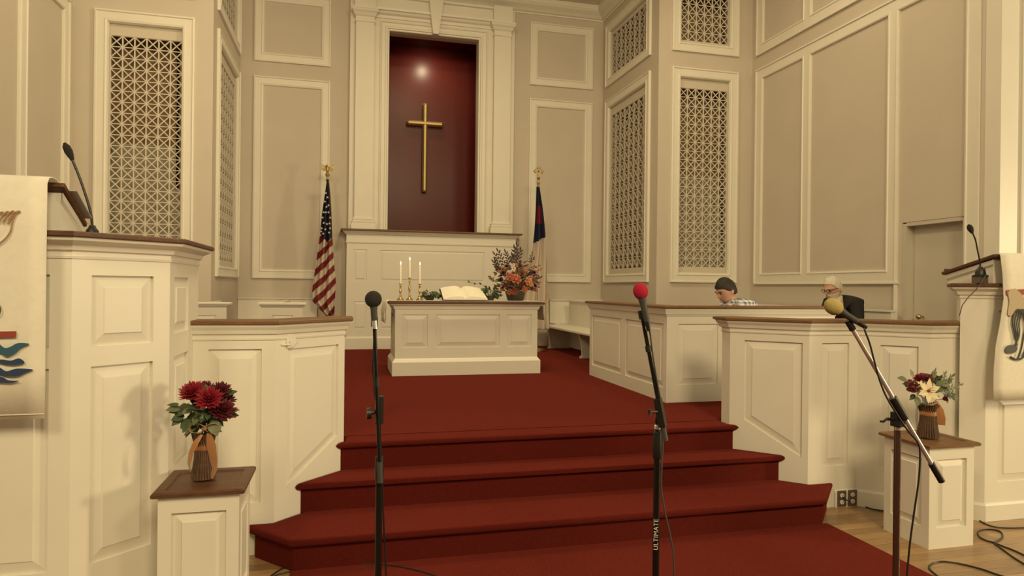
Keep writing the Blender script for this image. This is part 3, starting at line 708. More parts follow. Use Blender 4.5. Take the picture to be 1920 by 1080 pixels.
# open bible
bx, by = 1.295, 7.42
bi = thing('open_bible', 'large open bible lying on the communion table', 'bible', (bx, by, 1.3298))
tilt = lambda y, z: z + (y-7.25)*.34
def bk(x, y, z): return (x, y, 1.3298 + .004 + tilt(y, z))
mb = MB(); prof = [(-.262, .0), (-.25, .002), (0, .0), (.25, .002), (.262, .0)]
mb.loft([[bk(bx+x, 7.25, .0) for x in (-.262, .262)] + [bk(bx+x, 7.25, .006) for x in (.262, -.262)], [bk(bx+x, 7.60, .0) for x in (-.25, .25)] + [bk(bx+x, 7.60, .006) for x in (.25, -.25)]])
mb.build('cover', LEATHER, bi)
for sg in (-1, 1):
    mb = MB(); rs = []
    for y, k in ((7.255, 1.), (7.595, .955)):
        top = [(0, .012), (.02, .034), (.06, .044), (.13, .04), (.2, .03), (.248, .016)]
        ring = [bk(bx+sg*x*k, y, z) for x, z in top] + [bk(bx+sg*.248*k, y, .007), bk(bx, y, .007)]
        rs.append(ring)
    mb.loft(rs); pg = mb.build('page_block', PAPER, bi, smooth=True)
mb = MB().box(bx-.2, bx+.2, 7.46, 7.60, 1.3298, 1.40); mb.build('book_stand', WOOD, bi)
# plants
def ivy(name, label, c, rad, h, n, seed, trail=None):
    rng = random.Random(seed); o = thing(name, label, 'plant', (c[0], c[1], 1.3298), 'ivy plants on the table')
    MB().lathe((c[0], c[1], 1.3298), [(.04, 0), (.055, .03), (.06, .055), (.05, .055), (.02, .045)], 14).build('pot', BOWL, o, smooth=True)
    for i in range(n):
        a = rng.uniform(0, 6.28); r = rad*rng.uniform(.2, 1.)**.7; z = h*rng.uniform(.15, 1.)*(1-.45*(r/rad)**2)
        p = Vector((c[0]+r*math.cos(a), c[1]+.55*r*math.sin(a), 1.345+z)); d = Vector((math.cos(a), .6*math.sin(a), rng.uniform(-.5, .5)))
        mb = MB(); up = Vector((rng.uniform(-.4, .4), -.8, .8))
        for k in (-.75, 0, .75):
            dd = Matrix.Rotation(k, 3, up.normalized()) @ d; mb.blade(p, dd, up, .042 if k == 0 else .032, .022, -.15)
        mb.build('leaf', LEAF, o)
    mb = MB()
    for i in range(9):
        a = i*.7; mb.tube([(c[0], c[1], 1.36), (c[0]+rad*.45*math.cos(a), c[1]+.3*rad*math.sin(a), 1.35+h*.6), (c[0]+rad*.8*math.cos(a), c[1]+.5*rad*math.sin(a), 1.35+h*.5)], .0022, 5)
    mb.build('stems', LEAF, o)
    if trail:
        mb = MB(); mb.tube(trail, .0022, 5); mb.build('trailing_stem', LEAF, o)
        for i, p in enumerate(trail):
            m2 = MB(); m2.blade(Vector(p), Vector((-.6, -.2, .6 if i % 2 else -.3)), Vector((0, -1, .4)), .035, .024); m2.build('leaf', LEAF, o)
ivy('ivy_plant', 'small ivy plant left of the open bible', (.925, 7.50), .115, .10, 46, 5)
ivy('ivy_plant', 'ivy plant between the open bible and the flower bowl', (1.625, 7.52), .12, .17, 52, 6, [(1.60, 7.56, 1.48), (1.53, 7.57, 1.515), (1.47, 7.58, 1.53), (1.40, 7.6, 1.535)])

# flower heads -----------------------------------------------------
def mum(root, c, d, rad, m, seed, rings=5, name='flower', center=None):
    rng = random.Random(seed); c = Vector(c); d = Vector(d).normalized(); q = d.to_track_quat('Z', 'Y').to_matrix(); mb = MB()
    for k in range(rings):
        t = k/(rings-1) if rings > 1 else 0; n = int(16-8*t); L = rad*(1-.45*t); el = .15+1.15*t
        for i in range(n):
            a = 2*math.pi*(i+.5*(k % 2))/n+rng.uniform(-.1, .1); dd = q @ Vector((math.cos(a)*math.cos(el), math.sin(a)*math.cos(el), math.sin(el)))
            mb.blade(c + d*.004*k, dd, d, L*rng.uniform(.88, 1.08), rad*.36, .18, 3)
    mb.ball(c, rad*.3, n=8, m=5)
    return mb.build(name, m, root)
def rose(root, c, d, rad, m, seed, name='flower'):
    rng = random.Random(seed); c = Vector(c); d = Vector(d).normalized(); q = d.to_track_quat('Z', 'Y').to_matrix(); mb = MB()
    mb.ball(c+d*rad*.15, rad*.42, n=8, m=6)
    for k, (n, r, h) in enumerate(((3, .42, .75), (5, .68, .62), (6, .95, .42))):
        for i in range(n):
            a = 2*math.pi*(i+.4*k)/n + rng.uniform(-.1, .1); rg = []
            for u in range(4):
                t = u/3; w = 2.4*math.pi/n/2*.62; ring = []
                for s_ in (-1, 0, 1):
                    aa = a+s_*w; rr = rad*(.18+(r-.18)*t**.8 + (.08*t if s_ == 0 else 0)); ring.append(c + q @ Vector((rr*math.cos(aa), rr*math.sin(aa), rad*h*math.sin(t*1.5)*(.9 if s_ else 1))))
                ring.append(ring[1]-(ring[1]-c)*.05 - d*.002); rg.append(ring)
            mb.loft(rg)
    return mb.build(name, m, root, smooth=True)
def star_flower(root, c, d, rad, m, n=6, name='flower', W=.36):
    c = Vector(c); d = Vector(d).normalized(); q = d.to_track_quat('Z', 'Y').to_matrix(); mb = MB()
    for i in range(n):
        a = 2*math.pi*i/n+.3; mb.blade(c, q @ Vector((math.cos(a), math.sin(a), .35)), d, rad, rad*W*1.4, -.22, 4)
    f = mb.build(name, m, root); m2 = MB(); m2.ball(c+d*rad*.08, rad*.12, n=8, m=5)
    for i in range(6):
        a = 2*math.pi*i/6; m2.tube([c, c + (q @ Vector((.25*math.cos(a), .25*math.sin(a), .5)))*rad], .0015, 5)
    m2.build('stamens', RUST, f); return f
def leaf(root, p, d, up, L, W, m, name='leaf', bend=-.2): return MB().blade(Vector(p), Vector(d), Vector(up), L, W, bend, 4).build(name, m, root)
def sprig(root, base, d, L, m, n=7, lw=.016, ll=.045, seed=0, name='leaf_sprig'):
    rng = random.Random(seed); base = Vector(base); d = Vector(d).normalized(); side = d.cross(Vector((0, -1, .2))).normalized(); mb = MB()
    mb.tube([base, base+d*L*.5+side*.01, base+d*L], .0017, 5)
    for i in range(n):
        t = .3+.7*i/(n-1); s = 1 if i % 2 else -1; dd = (d*.8 + side*s*(.8 if i < n-1 else 0) + Vector((0, rng.uniform(-.4, .1), 0))).normalized()
        mb.blade(base+d*L*t, dd, Vector((0, -1, .3)), ll*rng.uniform(.8, 1.1), lw, -.1)
    return mb.build(name, m, root)
# arrangement on the communion table
fc = Vector((1.925, 7.50, 1.3298)); fa = thing('flower_arrangement', 'large autumn flower arrangement in a dark bowl on the communion table', 'flowers', fc)
MB().lathe(fc, [(.085, 0), (.095, .01), (.118, .09), (.125, .115), (.116, .115), (.10, .09), (.03, .08)], 20).build('bowl', BOWL, fa, smooth=True)
rng = random.Random(11); hub = fc+Vector((0, 0, .12))
mb = MB()
for i in range(70):
    a = rng.uniform(0, math.pi); e = rng.uniform(.1, 1.45); L = rng.uniform(.16, .33); d = Vector((math.cos(a)*math.cos(e*.7), -rng.uniform(-.3, .6), math.sin(e)))
    mb.tube([hub+Vector((rng.uniform(-.05, .05), 0, 0)), hub + d.normalized()*L], .0018, 4)
mb.build('stems', STEM, fa)
fl_ = [  # photo pixel, depth, radius, kind
 (957,521,7.36,.055,'rose',CORAL),(968,525,7.33,.062,'rose',CORAL),(990,530,7.34,.06,'rose',ORANGE),(978,519,7.40,.045,'mum',RUST),(963,504,7.38,.042,'star',PEACH),
 (989,496,7.42,.035,'mum',PEACH),(975,500,7.42,.045,'mum',RUST),(983,543,7.34,.042,'rose',CORAL),(965,546,7.33,.045,'rose',RUST),(950,535,7.38,.042,'mum',RUST),(1000,527,7.40,.045,'mum',RUST),
 (1000,512,7.44,.04,'mum',DKRED),(945,512,7.44,.045,'mum',DKRED),(955,548,7.36,.035,'mum',CORAL),(996,541,7.38,.04,'mum',RUST),(940,525,7.42,.04,'mum',DKRED),(985,510,7.40,.04,'rose',ORANGE),
 (972,512,7.40,.035,'mum',ORANGE),(1005,500,7.46,.032,'mum',PEACH),(950,500,7.46,.035,'mum',DKRED),(962,513,7.42,.03,'mum',CORAL),(1002,536,7.44,.032,'mum',DKRED),(942,542,7.42,.032,'mum',RUST),(978,535,7.35,.035,'mum',RUST),(930,515,7.5,.026,'mum',PEACH),(926,522,7.5,.022,'mum',PEACH)]
for i, (px, py, Y, r, k, m) in enumerate(fl_):
    c = atY(px, py, Y); d = (c-hub) + Vector((0, -.12, .02))
    if k == 'rose': rose(fa, c, d, r*.95, m, i)
    elif k == 'mum': mum(fa, c, d, r, m, i, rings=4)
    else: star_flower(fa, c, d, r, m, 5, W=.5)
for i, (px, py, qx, qy) in enumerate([(948,512,928,478),(952,508,934,472),(945,516,926,492),(958,505,948,474),(962,500,960,480),(968,502,968,459),(970,505,975,470),(966,505,964,466),(950,515,931,503),(940,520,928,488)]):
    a = atY(px, py, 7.5); b = atY(qx, qy, 7.5); sprig(fa, a, b-a, (b-a).length, DRYLEAF, 9, .020, .052, i)
for i, (px, py, qx, qy) in enumerate([(985,505,1000,484),(990,505,1010,498),(995,515,1013,505),(995,525,1014,519),(990,500,997,476),(1000,520,1010,532),(930,530,918,520),(935,540,925,552)]):
    a = atY(px, py, 7.5); b = atY(qx, qy, 7.52); sprig(fa, a, b-a, (b-a).length, [DRYLEAF, STEM, RUST][i % 3], 7, .018, .03, 20+i)
for i in range(150):
    a = rng.uniform(0, 2*math.pi); r = rng.uniform(.03, .24); p = hub + Vector((r*math.cos(a), -.05+rng.uniform(-.12, .1), rng.uniform(-.01, .34)*(1-.5*(r/.25)**2)))
    leaf(fa, p, (math.cos(a), rng.uniform(-.6, .2), rng.uniform(-.3, .6)), (0, -1, .5), rng.uniform(.05, .075), .026, [DRYLEAF, LEAF, RUST, DRYLEAF, STEM][i % 5])

# ================================================================== FLOWER VASES ON THE PEDESTALS
def vase(label, c, flowers, leaves, mains, ribbon_pts, seed, rad=.05, hh=.20, extra=None):
    c = Vector(c); o = thing('flower_vase', label, 'vase', c, 'flower vases on the pedestals'); rng = random.Random(seed)
    MB().lathe(c, [(rad*.82, .0), (rad*.62, hh*.5), (rad*.6, hh*.72), (rad*.85, hh*.98), (rad*.5, hh*.98)], 18).build('vase_core', STEM, o, smooth=True)
    n = 26
    for i in range(n):
        a = 2*math.pi*i/n; f = lambda r: Vector((r*math.cos(a), r*math.sin(a), 0)); k = rng.uniform(.96, 1.04)
        MB().tube([c+f(rad*k)+Vector((0, 0, .003)), c+f(rad*.74*k)+Vector((0, 0, hh*.5)), c+f(rad*.72)+Vector((0, 0, hh*.72)), c+f(rad*1.02*k)+Vector((0, 0, hh*rng.uniform(.97, 1.05)))], .0052, 6).build('twig', STEM, o)
    mb = MB(); mb.lathe(c, [(rad*.80, hh*.66), (rad*.86, hh*.68), (rad*.86, hh*.80), (rad*.80, hh*.82)], 18, False); mb.build('ribbon_band', RIBBON, o, smooth=True)
    for pts, w in ribbon_pts:
        mb = MB(); rs = []
        for i, p in enumerate(pts):
            p = Vector(p); ww = w*(1 if 0 < i else .45); sv = Vector((math.cos(.3*i), -math.sin(.3*i), 0))*ww
            rs.append([p-sv, p-Vector((0, .0015, 0)), p+sv, p+Vector((0, .0015, 0))])
        mb.loft(rs); mb.build('ribbon', RIBBON, o, smooth=True)
    hub = c+Vector((0, 0, hh))
    for i, (p, r, k, m) in enumerate(flowers):
        d = (Vector(p)-hub)+Vector((0, -.10, .03))
        if k == 'mum': f = mum(o, p, d, r, m, seed+i, 6)
        elif k == 'rose': f = rose(o, p, d, r, m, seed+i)
        else: f = star_flower(o, p, (-.15, -1, .25), r, m, 6)
        MB().tube([hub-Vector((0, 0, .03)), (hub+Vector(p))/2+Vector((0, 0, .01)), p], .002, 5).build('stem', LEAF, f)
    for i, (p, d, L, W, m) in enumerate(leaves): leaf(o, p, d, (0, -.8, .6), L, W, m)
    if extra: extra(o)
    return o
vy = 3.247
def vp(px, py, dy=0.): return atY(px, py, vy+dy)
fl1 = [(vp(362, 740, -.02), .068, 'mum', REDP), (vp(391, 752, -.06), .07, 'mum', REDP), (vp(412, 738, .01), .062, 'mum', DKRED), (vp(416, 772, -.04), .066, 'mum', DKRED), (vp(385, 733, .06), .05, 'mum', DKRED), (vp(424, 752, .03), .045, 'mum', DKRED)]
rng = random.Random(4); lv1 = []
for i in range(80):
    a = rng.uniform(0, 6.28); px, py = 380+46*math.cos(a)*rng.uniform(.1, 1), 772+30*math.sin(a)*rng.uniform(.1, 1)
    d = Vector((px-380, 0, -(py-770)))*.01 + Vector((rng.uniform(-.2, .2), rng.uniform(-.8, .3), rng.uniform(-.3, .2)))
    lv1.append((vp(px, py, rng.uniform(-.03, .06)), d, rng.uniform(.05, .075), rng.uniform(.028, .042), LEAF if i % 4 else LEAFL))
lv1 += [(vp(335, 758), (-1, 0, .05), .05, .018, LEAF), (vp(345, 778), (-1, -.3, -.3), .055, .045, LEAF), (vp(352, 785), (-.6, -.4, -.8), .05, .034, LEAF), (vp(425, 770), (1, 0, .1), .055, .02, LEAF), (vp(400, 790, -.05), (.3, -.6, -.7), .07, .06, LEAFL), (vp(425, 738), (1, 0, .3), .045, .03, LEAF)]
c1_ = (-.612, vy, .6085)
rb1 = [([vp(378, 815, -.06), vp(368, 828, -.075), vp(358, 850, -.08), vp(354, 870, -.075), (vp(357, 884, -.07))], .014),
       ([vp(392, 812, -.055), vp(396, 835, -.062), vp(400, 860, -.066), vp(402, 880, -.066), vp(397, 897, -.064)], .022)]
def bow(o, px, py):
    for sx in (-1, 1):
        c = vp(px+sx*14, py, -.055); mb = MB(); rs = []
        for i in range(13):
            a = 2*math.pi*i/12; p = c + Vector((sx*.032*math.cos(a)*1., .008*math.sin(2*a), .02*math.sin(a)+sx*0)); rs.append([p+Vector((0, -.018, .004)), p+Vector((0, .018, -.004)), p+Vector((.001, .018, -.0055)), p+Vector((.001, -.018, .0025))])
        mb.loft(rs); mb.build('ribbon_bow', RIBBON, o, smooth=True)
    MB().ball(vp(px, py, -.06), .012, n=8, m=6).build('ribbon_knot', RIBBON, o, smooth=True)
vase('bundled-twig vase of red dahlias with copper ribbon on the left pedestal', c1_, fl1, lv1, None, rb1, 40, rad=.048, hh=.20, extra=lambda o: bow(o, 384, 803))
vy = 3.278
c2_ = (3.427, vy, .6085)
fl2 = [(vp(1740, 733, -.06), .075, 'star', CREAMP), (vp(1712, 728, -.01), .042, 'rose', DKRED), (vp(1735, 712, .0), .045, 'rose', DKRED), (vp(1752, 710, .03), .035, 'rose', DKRED), (vp(1722, 712, .02), .035, 'mum', REDP), (vp(1708, 722, .03), .035, 'rose', DKRED), (vp(1770, 748, -.02), .03, 'rose', DKRED), (vp(1726, 722, -.03), .03, 'star', CREAMP)]
lv2 = [(vp(1700, 712, -.01), (-1, 0, .3), .06, .04, LEAFL), (vp(1712, 706), (-.3, 0, 1), .045, .035, LEAFL), (vp(1720, 745, -.04), (-.3, -.5, -1), .055, .045, LEAFL), (vp(1732, 745, -.02), (0, -.4, -1), .05, .035, LEAF), (vp(1728, 735, -.03), (-.8, -.5, -.1), .05, .04, LEAFL), (vp(1715, 740), (-.8, -.2, -.5), .05, .03, LEAF)]
for i in range(40):
    a = rng.uniform(0, 6.28); px, py = 1740+40*math.cos(a)*rng.uniform(.2, 1), 728+16*math.sin(a)*rng.uniform(.3, 1)
    lv2.append((vp(px, py, rng.uniform(-.01, .06)), Vector((px-1740, -12, -(py-745))), rng.uniform(.045, .06), .028, LEAF if i % 3 else LEAFL))
def ex2(o):
    for i, (px, py, qx, qy) in enumerate([(1762,730,1772,702),(1766,728,1785,706),(1768,732,1800,722),(1768,738,1792,745),(1750,715,1752,698),(1764,735,1785,738),(1758,722,1778,718)]):
        a = vp(px, py); b = vp(qx, qy); sprig(o, a, b-a, (b-a).length, LEAF if i % 2 else LEAFL, 8, .014, .03, i)
rb2 = [([vp(1755, 752, -.045), vp(1762, 768, -.055), vp(1765, 784, -.055), vp(1764, 797, -.05)], .022), ([vp(1735, 757, -.06), vp(1745, 760, -.062), vp(1756, 756, -.055)], .012)]
vase('twig vase with a cream lily and burgundy roses on the right pedestal', c2_, fl2, lv2, None, rb2, 80, rad=.056, hh=.20, extra=ex2)

# ================================================================== FLAGS
def drape(name, m, root, Y, Lf, Rf, z0, z1, folds, amp, matf, nx=40, nz=70, depth=.0):
    """hanging cloth: left and right edge functions of z, pleats in depth, material index by matf(a, z, x)"""
    mb = MB(); rows = []
    for k in range(nz+1):
        z = z1 + (z0-z1)*k/nz; row = []
        for i in range(nx+1):
            a = i/nx; l, r = Lf(z), Rf(z); x = l+(r-l)*a; w = r-l
            row.append(Vector((x, Y + min(amp, w*.3)*math.sin(a*folds*2*math.pi+1.2*math.sin(z*2)) + depth*(a-.5), z)))
        rows.append(row)
    n = nx+1; mb.v = [p for r in rows for p in r]
    for k in range(nz):
        for i in range(nx):
            mb.f.append([k*n+i, k*n+i+1, (k+1)*n+i+1, (k+1)*n+i]); c = (rows[k][i]+rows[k+1][i+1])/2; mb.m.append(matf((i+.5)/nx, c.z, c.x))
    o = mb.build(name, m, root, smooth=2); md = o.modifiers.new('solid', 'SOLIDIFY'); md.thickness = .003; return o
def lerp(tab):
    def f(z):
        for (za, xa), (zb, xb) in zip(tab[:-1], tab[1:]):
            if zb <= z <= za: t = (za-z)/(za-zb); return xa+(xb-xa)*t
        return tab[0][1] if z > tab[0][0] else tab[-1][1]
    return f
def pole(root, x, Y, zt):
    MB().tube([(x, Y, ST+.06), (x, Y, zt)], .013, 10).build('pole', WOOD2, root, smooth=True)
    MB().lathe((x, Y, ST+.001), [(.14, 0), (.14, .02), (.11, .035), (.04, .05), (.022, .09), (.016, .12)], 20).build('base', BRASS, root, smooth=True)
FY = 9.95
def fx(px, py): p = atY(px, py, FY); return (p.z, p.x)
us = thing('flag', 'striped american flag with gold eagle finial on a floor pole', 'flag', (-.266, FY, ST), 'flags on floor poles')
pole(us, -.262, FY+.06, 2.99)
Lf = lerp([fx(613, 336), fx(609, 365), fx(604, 400), fx(600, 440), fx(593, 490), fx(585, 545), fx(586, 566), fx(611, 592)])
Rf = lerp([fx(616, 336), fx(619, 365), fx(621, 400), fx(622.5, 440), fx(626, 490), fx(630, 530), fx(628, 565), fx(627, 592)])
zf = lambda py: atY(610, py, FY).z
def usm(a, z, x):
    zc = zf(446) - .10*abs(a-.55)*-1 if False else zf(438) - .13*(1-abs(a-.62)/.62)
    if z > zc: return 0
    if a < .60: c = (z - .9*(x+.40))*1.0
    else: c = (z - 1.15*(x+.40)) + .02
    return 1 if (c/.205) % 1 < .5 else 2
cloth = drape('flag_cloth', [NAVY, FRED, FWHITE], us, FY, Lf, Rf, zf(592), zf(336), 2.4, .05, usm, nx=48, nz=140)
# gathered left half hangs a little lower: stars
mb = MB(); rng = random.Random(2)
def star5(c, r):
    pts = []
    for i in range(10):
        a = math.pi/2+i*math.pi/5; rr = r if i % 2 == 0 else r*.42; pts.append(Vector((c.x+rr*math.cos(a), c.y, c.z+rr*math.sin(a))))
    mb.loft([[p for p in pts], [p+Vector((0, .004, 0)) for p in pts]])
for px, py in [(611,362),(614,370),(609,378),(616,385),(607,398),(611,398),(616,398),(605,408),(619,408),(607,418),(613,420),(618,419),(603,428),(610,430),(619,428),(602,434),(612,388),(606,438),(617,436)]:
    c = atY(px, py, FY-.062); star5(c, .019)
mb.build('stars', FWHITE, us, kind='stuff')
# gold fringe on the fly edge
MB().tube([Vector((Rf(zf(y))+.004, FY-.01, zf(y))) for y in range(340, 470, 10)], .006, 6).build('gold_fringe', GOLD, us)
# eagle
ex, ez = -.268, 3.0
MB().lathe((ex, FY+.06, ez-.01), [(.016, 0), (.026, .02), (.026, .03), (.014, .04), (.012, .06), (.03, .09), (.034, .105), (.022, .125)], 14).build('finial_ball', GOLD, us, smooth=True)
eg = MB(); ec = Vector((ex, FY+.06, 3.165)); eg.ball(ec, .026, .022, .05); eg.ball(ec+Vector((-.012, -.012, .055)), .015, .014, .016)
eg.blade(ec+Vector((-.02, -.02, .055)), Vector((-1, -.4, -.3)), Vector((0, 0, 1)), .02, .01)
eg.blade(ec+Vector((0, 0, -.03)), Vector((0, .1, -1)), Vector((0, -1, 0)), .05, .04)
eb = eg.build('finial_eagle', GOLD, us, smooth=True)
for sx in (-1, 1):
    w = MB()
    for k in range(4): w.blade(ec+Vector((sx*.015, .004*k, .035-.008*k)), Vector((sx*1., 0, .55-.42*k)), Vector((0, -1, 0)), .085-.008*k, .034, -.25*sx*0, 4, .003)
    w.blade(ec+Vector((sx*.06, 0, .055)), Vector((sx*.35, 0, -1)), Vector((0, -1, 0)), .06, .035, 0, 3, .003)
    w.build('finial_wing', GOLD, us)
# christian flag
cf = thing('flag', 'white church flag with navy canton and gold cross finial on a floor pole', 'flag', (2.8, 9.6, ST), 'flags on floor poles')
FY = 9.55
px0 = atY(1009, 400, FY+.06).x
pole(cf, px0, FY+.06, atY(1010, 350, FY).z)
Lf = lerp([fx(1006, 350), fx(1004, 390), fx(1000, 440), fx(997, 470), fx(990, 520), fx(985, 585), fx(985, 620)])
Rf = lerp([fx(1012, 350), fx(1018, 390), fx(1023, 440), fx(1025, 480), fx(1027, 520), fx(1030, 575), fx(1031, 620)])
zf = lambda py: atY(1010, py, FY).z
def cfm(a, z, x):
    if z > zf(458) + (a)*(.12): return 1 if (.25 < a < .78 and zf(420) < z < zf(385)) else 0
    return 2
drape('flag_cloth', [NAVY, FRED, FWHITE], cf, FY, Lf, Rf, zf(618), zf(350), 2.2, .05, cfm, nx=48, nz=120)
tp = atY(1023, 566, FY-.05); mb = MB(); mb.tube([tp+Vector((.03, 0, .14)), tp+Vector((.025, 0, .05)), tp+Vector((.015, 0, .01))], .004, 6); mb.tube([tp+Vector((.03, 0, .01)), tp+Vector((-.035, 0, -.03))], [.011, .016], 8); mb.build('gold_tassel', GOLD, cf)
g = atY(1010, 345, FY+.05)
MB().lathe((px0, FY+.06, g.z-.06), [(.014, 0), (.016, .06), (.026, .075), (.018, .09), (.010, .12), (.022, .14), (.03, .15), (.012, .165), (.010, .185)], 14).build('finial_ball', GOLD, cf, smooth=True)
mb = MB(); c = atY(1010, 321, FY+.05); c.x = px0; c.y = FY+.06
mb.box(c.x-.009, c.x+.009, c.y-.008, c.y+.008, c.z-.085, c.z+.055); mb.box(c.x-.06, c.x+.06, c.y-.008, c.y+.008, c.z-.009, c.z+.009)
for dx, dz in ((-.065, 0), (.065, 0), (0, .06), (-.052, .018), (-.052, -.018), (.052, .018), (.052, -.018), (.018, .048), (-.018, .048)): mb.ball(c+Vector((dx, 0, dz)), .015, .01, .015, 8, 6)
mb.build('finial_cross', GOLD, cf, smooth=True)

# ================================================================== PULPIT AND LECTERN HANGINGS
def hanging(name, label, pts, xs, m, at):
    """cloth strip following a YZ path, spanning x range"""
    mb = MB(); rows = []
    for (y, z) in pts:
        rows.append([Vector((xs[0]+(xs[1]-xs[0])*i/12, y + .0035*math.sin(i*1.1+z*3), z)) for i in range(13)])
    vs = [p for r in rows for p in r]; n = 13
    mb.add(vs, [(k*n+i, k*n+i+1, (k+1)*n+i+1, (k+1)*n+i) for k in range(len(rows)-1) for i in range(12)])
    o = mb.build(name, m, at=at, smooth=True); md = o.modifiers.new('solid', 'SOLIDIFY'); md.thickness = .004; return o
def smoothpoly(pts, n=6, closed=True):
    out = []; N = len(pts)
    for i in range(N if closed else N-1):
        p0, p1, p2, p3 = [Vector(pts[(i+k) % N] if closed else pts[min(max(i+k, 0), N-1)]) for k in (-1, 0, 1, 2)]
        for j in range(n):
            t = j/n; out.append(.5*((2*p1)+(p2-p0)*t+(2*p0-5*p1+4*p2-p3)*t*t+(3*p1-p0-3*p2+p3)*t**3))
    if not closed: out.append(Vector(pts[-1]))
    return out
def applique(root, Y, pts, m, name, smooth=True, th=.003):
    q = [atY(px, py, Y) for px, py in pts]; q = [(p.x, p.z) for p in q]
    if smooth: q = [(v.x, v.y) for v in smoothpoly([Vector((a, b)) for a, b in q])]
    mb = MB(); mb.loft([[(x, Y, z) for x, z in q], [(x, Y-th, z) for x, z in q]])
    o = mb.build(name, m, root)
    return o
def cordline(root, Y, pts, m, name, r=.004):
    q = smoothpoly([Vector((atY(px, py, Y).x, atY(px, py, Y).z)) for px, py in pts], 6, False)
    return MB().tube([(v.x, Y-.002, v.y) for v in q], r, 6).build(name, m, root, smooth=True)
YH = 3.013
xr = atY(87, 500, YH).x
hp = [(3.33, 1.787), (3.22, 1.850), (3.13, 1.901), (3.10, 1.911), (3.06, 1.913), (3.03, 1.905), (YH, 1.88), (YH, 1.7), (YH, 1.4), (YH, 1.15), (YH, .945)]
bn = thing('pulpit_hanging', 'cream cloth hanging with blue waves draped over the front of the pulpit', 'banner', (-1.6, YH, 1.9))
h1 = hanging('cloth', '', hp, (-1.96, xr), CLOTH, None); h1.parent = bn; h1.location = -ORG[bn.name]
YA = YH-.0075
applique(bn, YA, [(-40,645),(-10,640),(8,652),(20,650),(35,643),(55,645),(40,652),(28,662),(12,668),(-5,660),(-40,668)], EMTEAL, 'wave')
applique(bn, YA, [(-40,678),(0,674),(20,676),(36,672),(46,680),(30,684),(12,683),(-5,680),(-40,690)], EMBLUE, 'wave')
applique(bn, YA, [(-40,692),(-5,688),(12,696),(32,691),(62,693),(48,699),(34,705),(14,705),(-8,700),(-40,704)], EMBLUE, 'wave')
applique(bn, YA, [(-40,706),(0,706),(16,713),(36,714),(20,718),(-5,717),(-40,719)], EMBLUE, 'wave')
applique(bn, YA, [(-40,622),(31,621),(30,632),(-40,633)], EMRED, 'bar', False)
for i, ln in enumerate([[(-30,412),(-6,402),(6,398),(2,410),(-6,420)], [(0,412),(10,400),(16,397),(12,408),(6,418)], [(8,414),(18,400),(26,396),(22,408),(15,420)], [(16,414),(26,400),(38,396),(30,402),(24,416),(20,434),(10,448),(-6,459),(-30,466)]]):
    cordline(bn, YA, ln, EMGOLD, 'embroidered_line', .003)
cordline(bn, YA, [(-28,566),(-8,566),(1,580),(-6,592),(-28,594)], EMGREY, 'embroidered_ring', .003)
mb = MB(); mb.box(-1.96, xr, YH-.0062, YH-.0042, .962, .966); mb.build('hem', CLOTH, bn)
# lectern hanging
YL = 3.335
xl0, xl1 = atY(1875, 478, YL).x, atY(1864, 745, YL).x
mb = MB(); rows = []; prof = [(3.62, 1.676, 1880), (3.50, 1.710, 1876), (3.42, 1.731, 1874), (3.372, 1.742, 1874), (YL+.012, 1.739, 1874), (YL, 1.72, 1876), (YL, 1.60, 1880), (YL, 1.45, 1882), (YL, 1.30, 1876), (YL, 1.15, 1868), (YL, 1.0, 1865), (YL, .88, 1865), (YL, .805, 1866)]
for (y, z, px) in prof:
    r0 = atY(px, 560, y).x if y < 3.37 else 4.155; rows.append([Vector((r0+(4.98-r0)*i/12, y+.003*math.sin(i*.9+z*4), z)) for i in range(13)])
mb.add([p for r in rows for p in r], [(k*13+i, k*13+i+1, (k+1)*13+i+1, (k+1)*13+i) for k in range(len(rows)-1) for i in range(12)])
bl = thing('lectern_hanging', 'cream cloth hanging with harp-like grey strands draped over the lectern', 'banner', (4.5, YL, 1.74))
h2 = mb.build('cloth', CLOTH, bl, smooth=True); md = h2.modifiers.new('solid', 'SOLIDIFY'); md.thickness = .004
YM = YL-.0075
applique(bl, YM, [(1886,544),(1960,540),(1960,550),(1887,553)], EMRED, 'bar', False)
applique(bl, YM-.001, [(1890,548),(1902,541),(1911,548),(1925,560),(1960,566),(1960,592),(1920,588),(1908,580),(1895,592),(1889,588),(1892,566)], EMTAN, 'tan_cloth_shape')
for i, (dx, r) in enumerate(((0, .005), (8, .0042), (16, .0042), (24, .004))):
    cordline(bl, YM-.002, [(1906-dx*.2, 648),(1903+dx*.3,630),(1898+dx*.5,606),(1900+dx*.6,590),(1908+dx*.5,580),(1917+dx*.4,590),(1922+dx*.6,612),(1918+dx,635),(1914+dx,655),(1908+dx,672)], EMGREY, 'strand', r)
applique(bl, YM-.002, [(1884,655),(1890,648),(1902,647),(1907,652),(1903,660),(1893,663),(1886,661)], EMGREY, 'note_head')
cordline(bl, YM-.002, [(1894,669),(1905,674),(1916,671),(1928,660)], EMGREY, 'strand', .006)

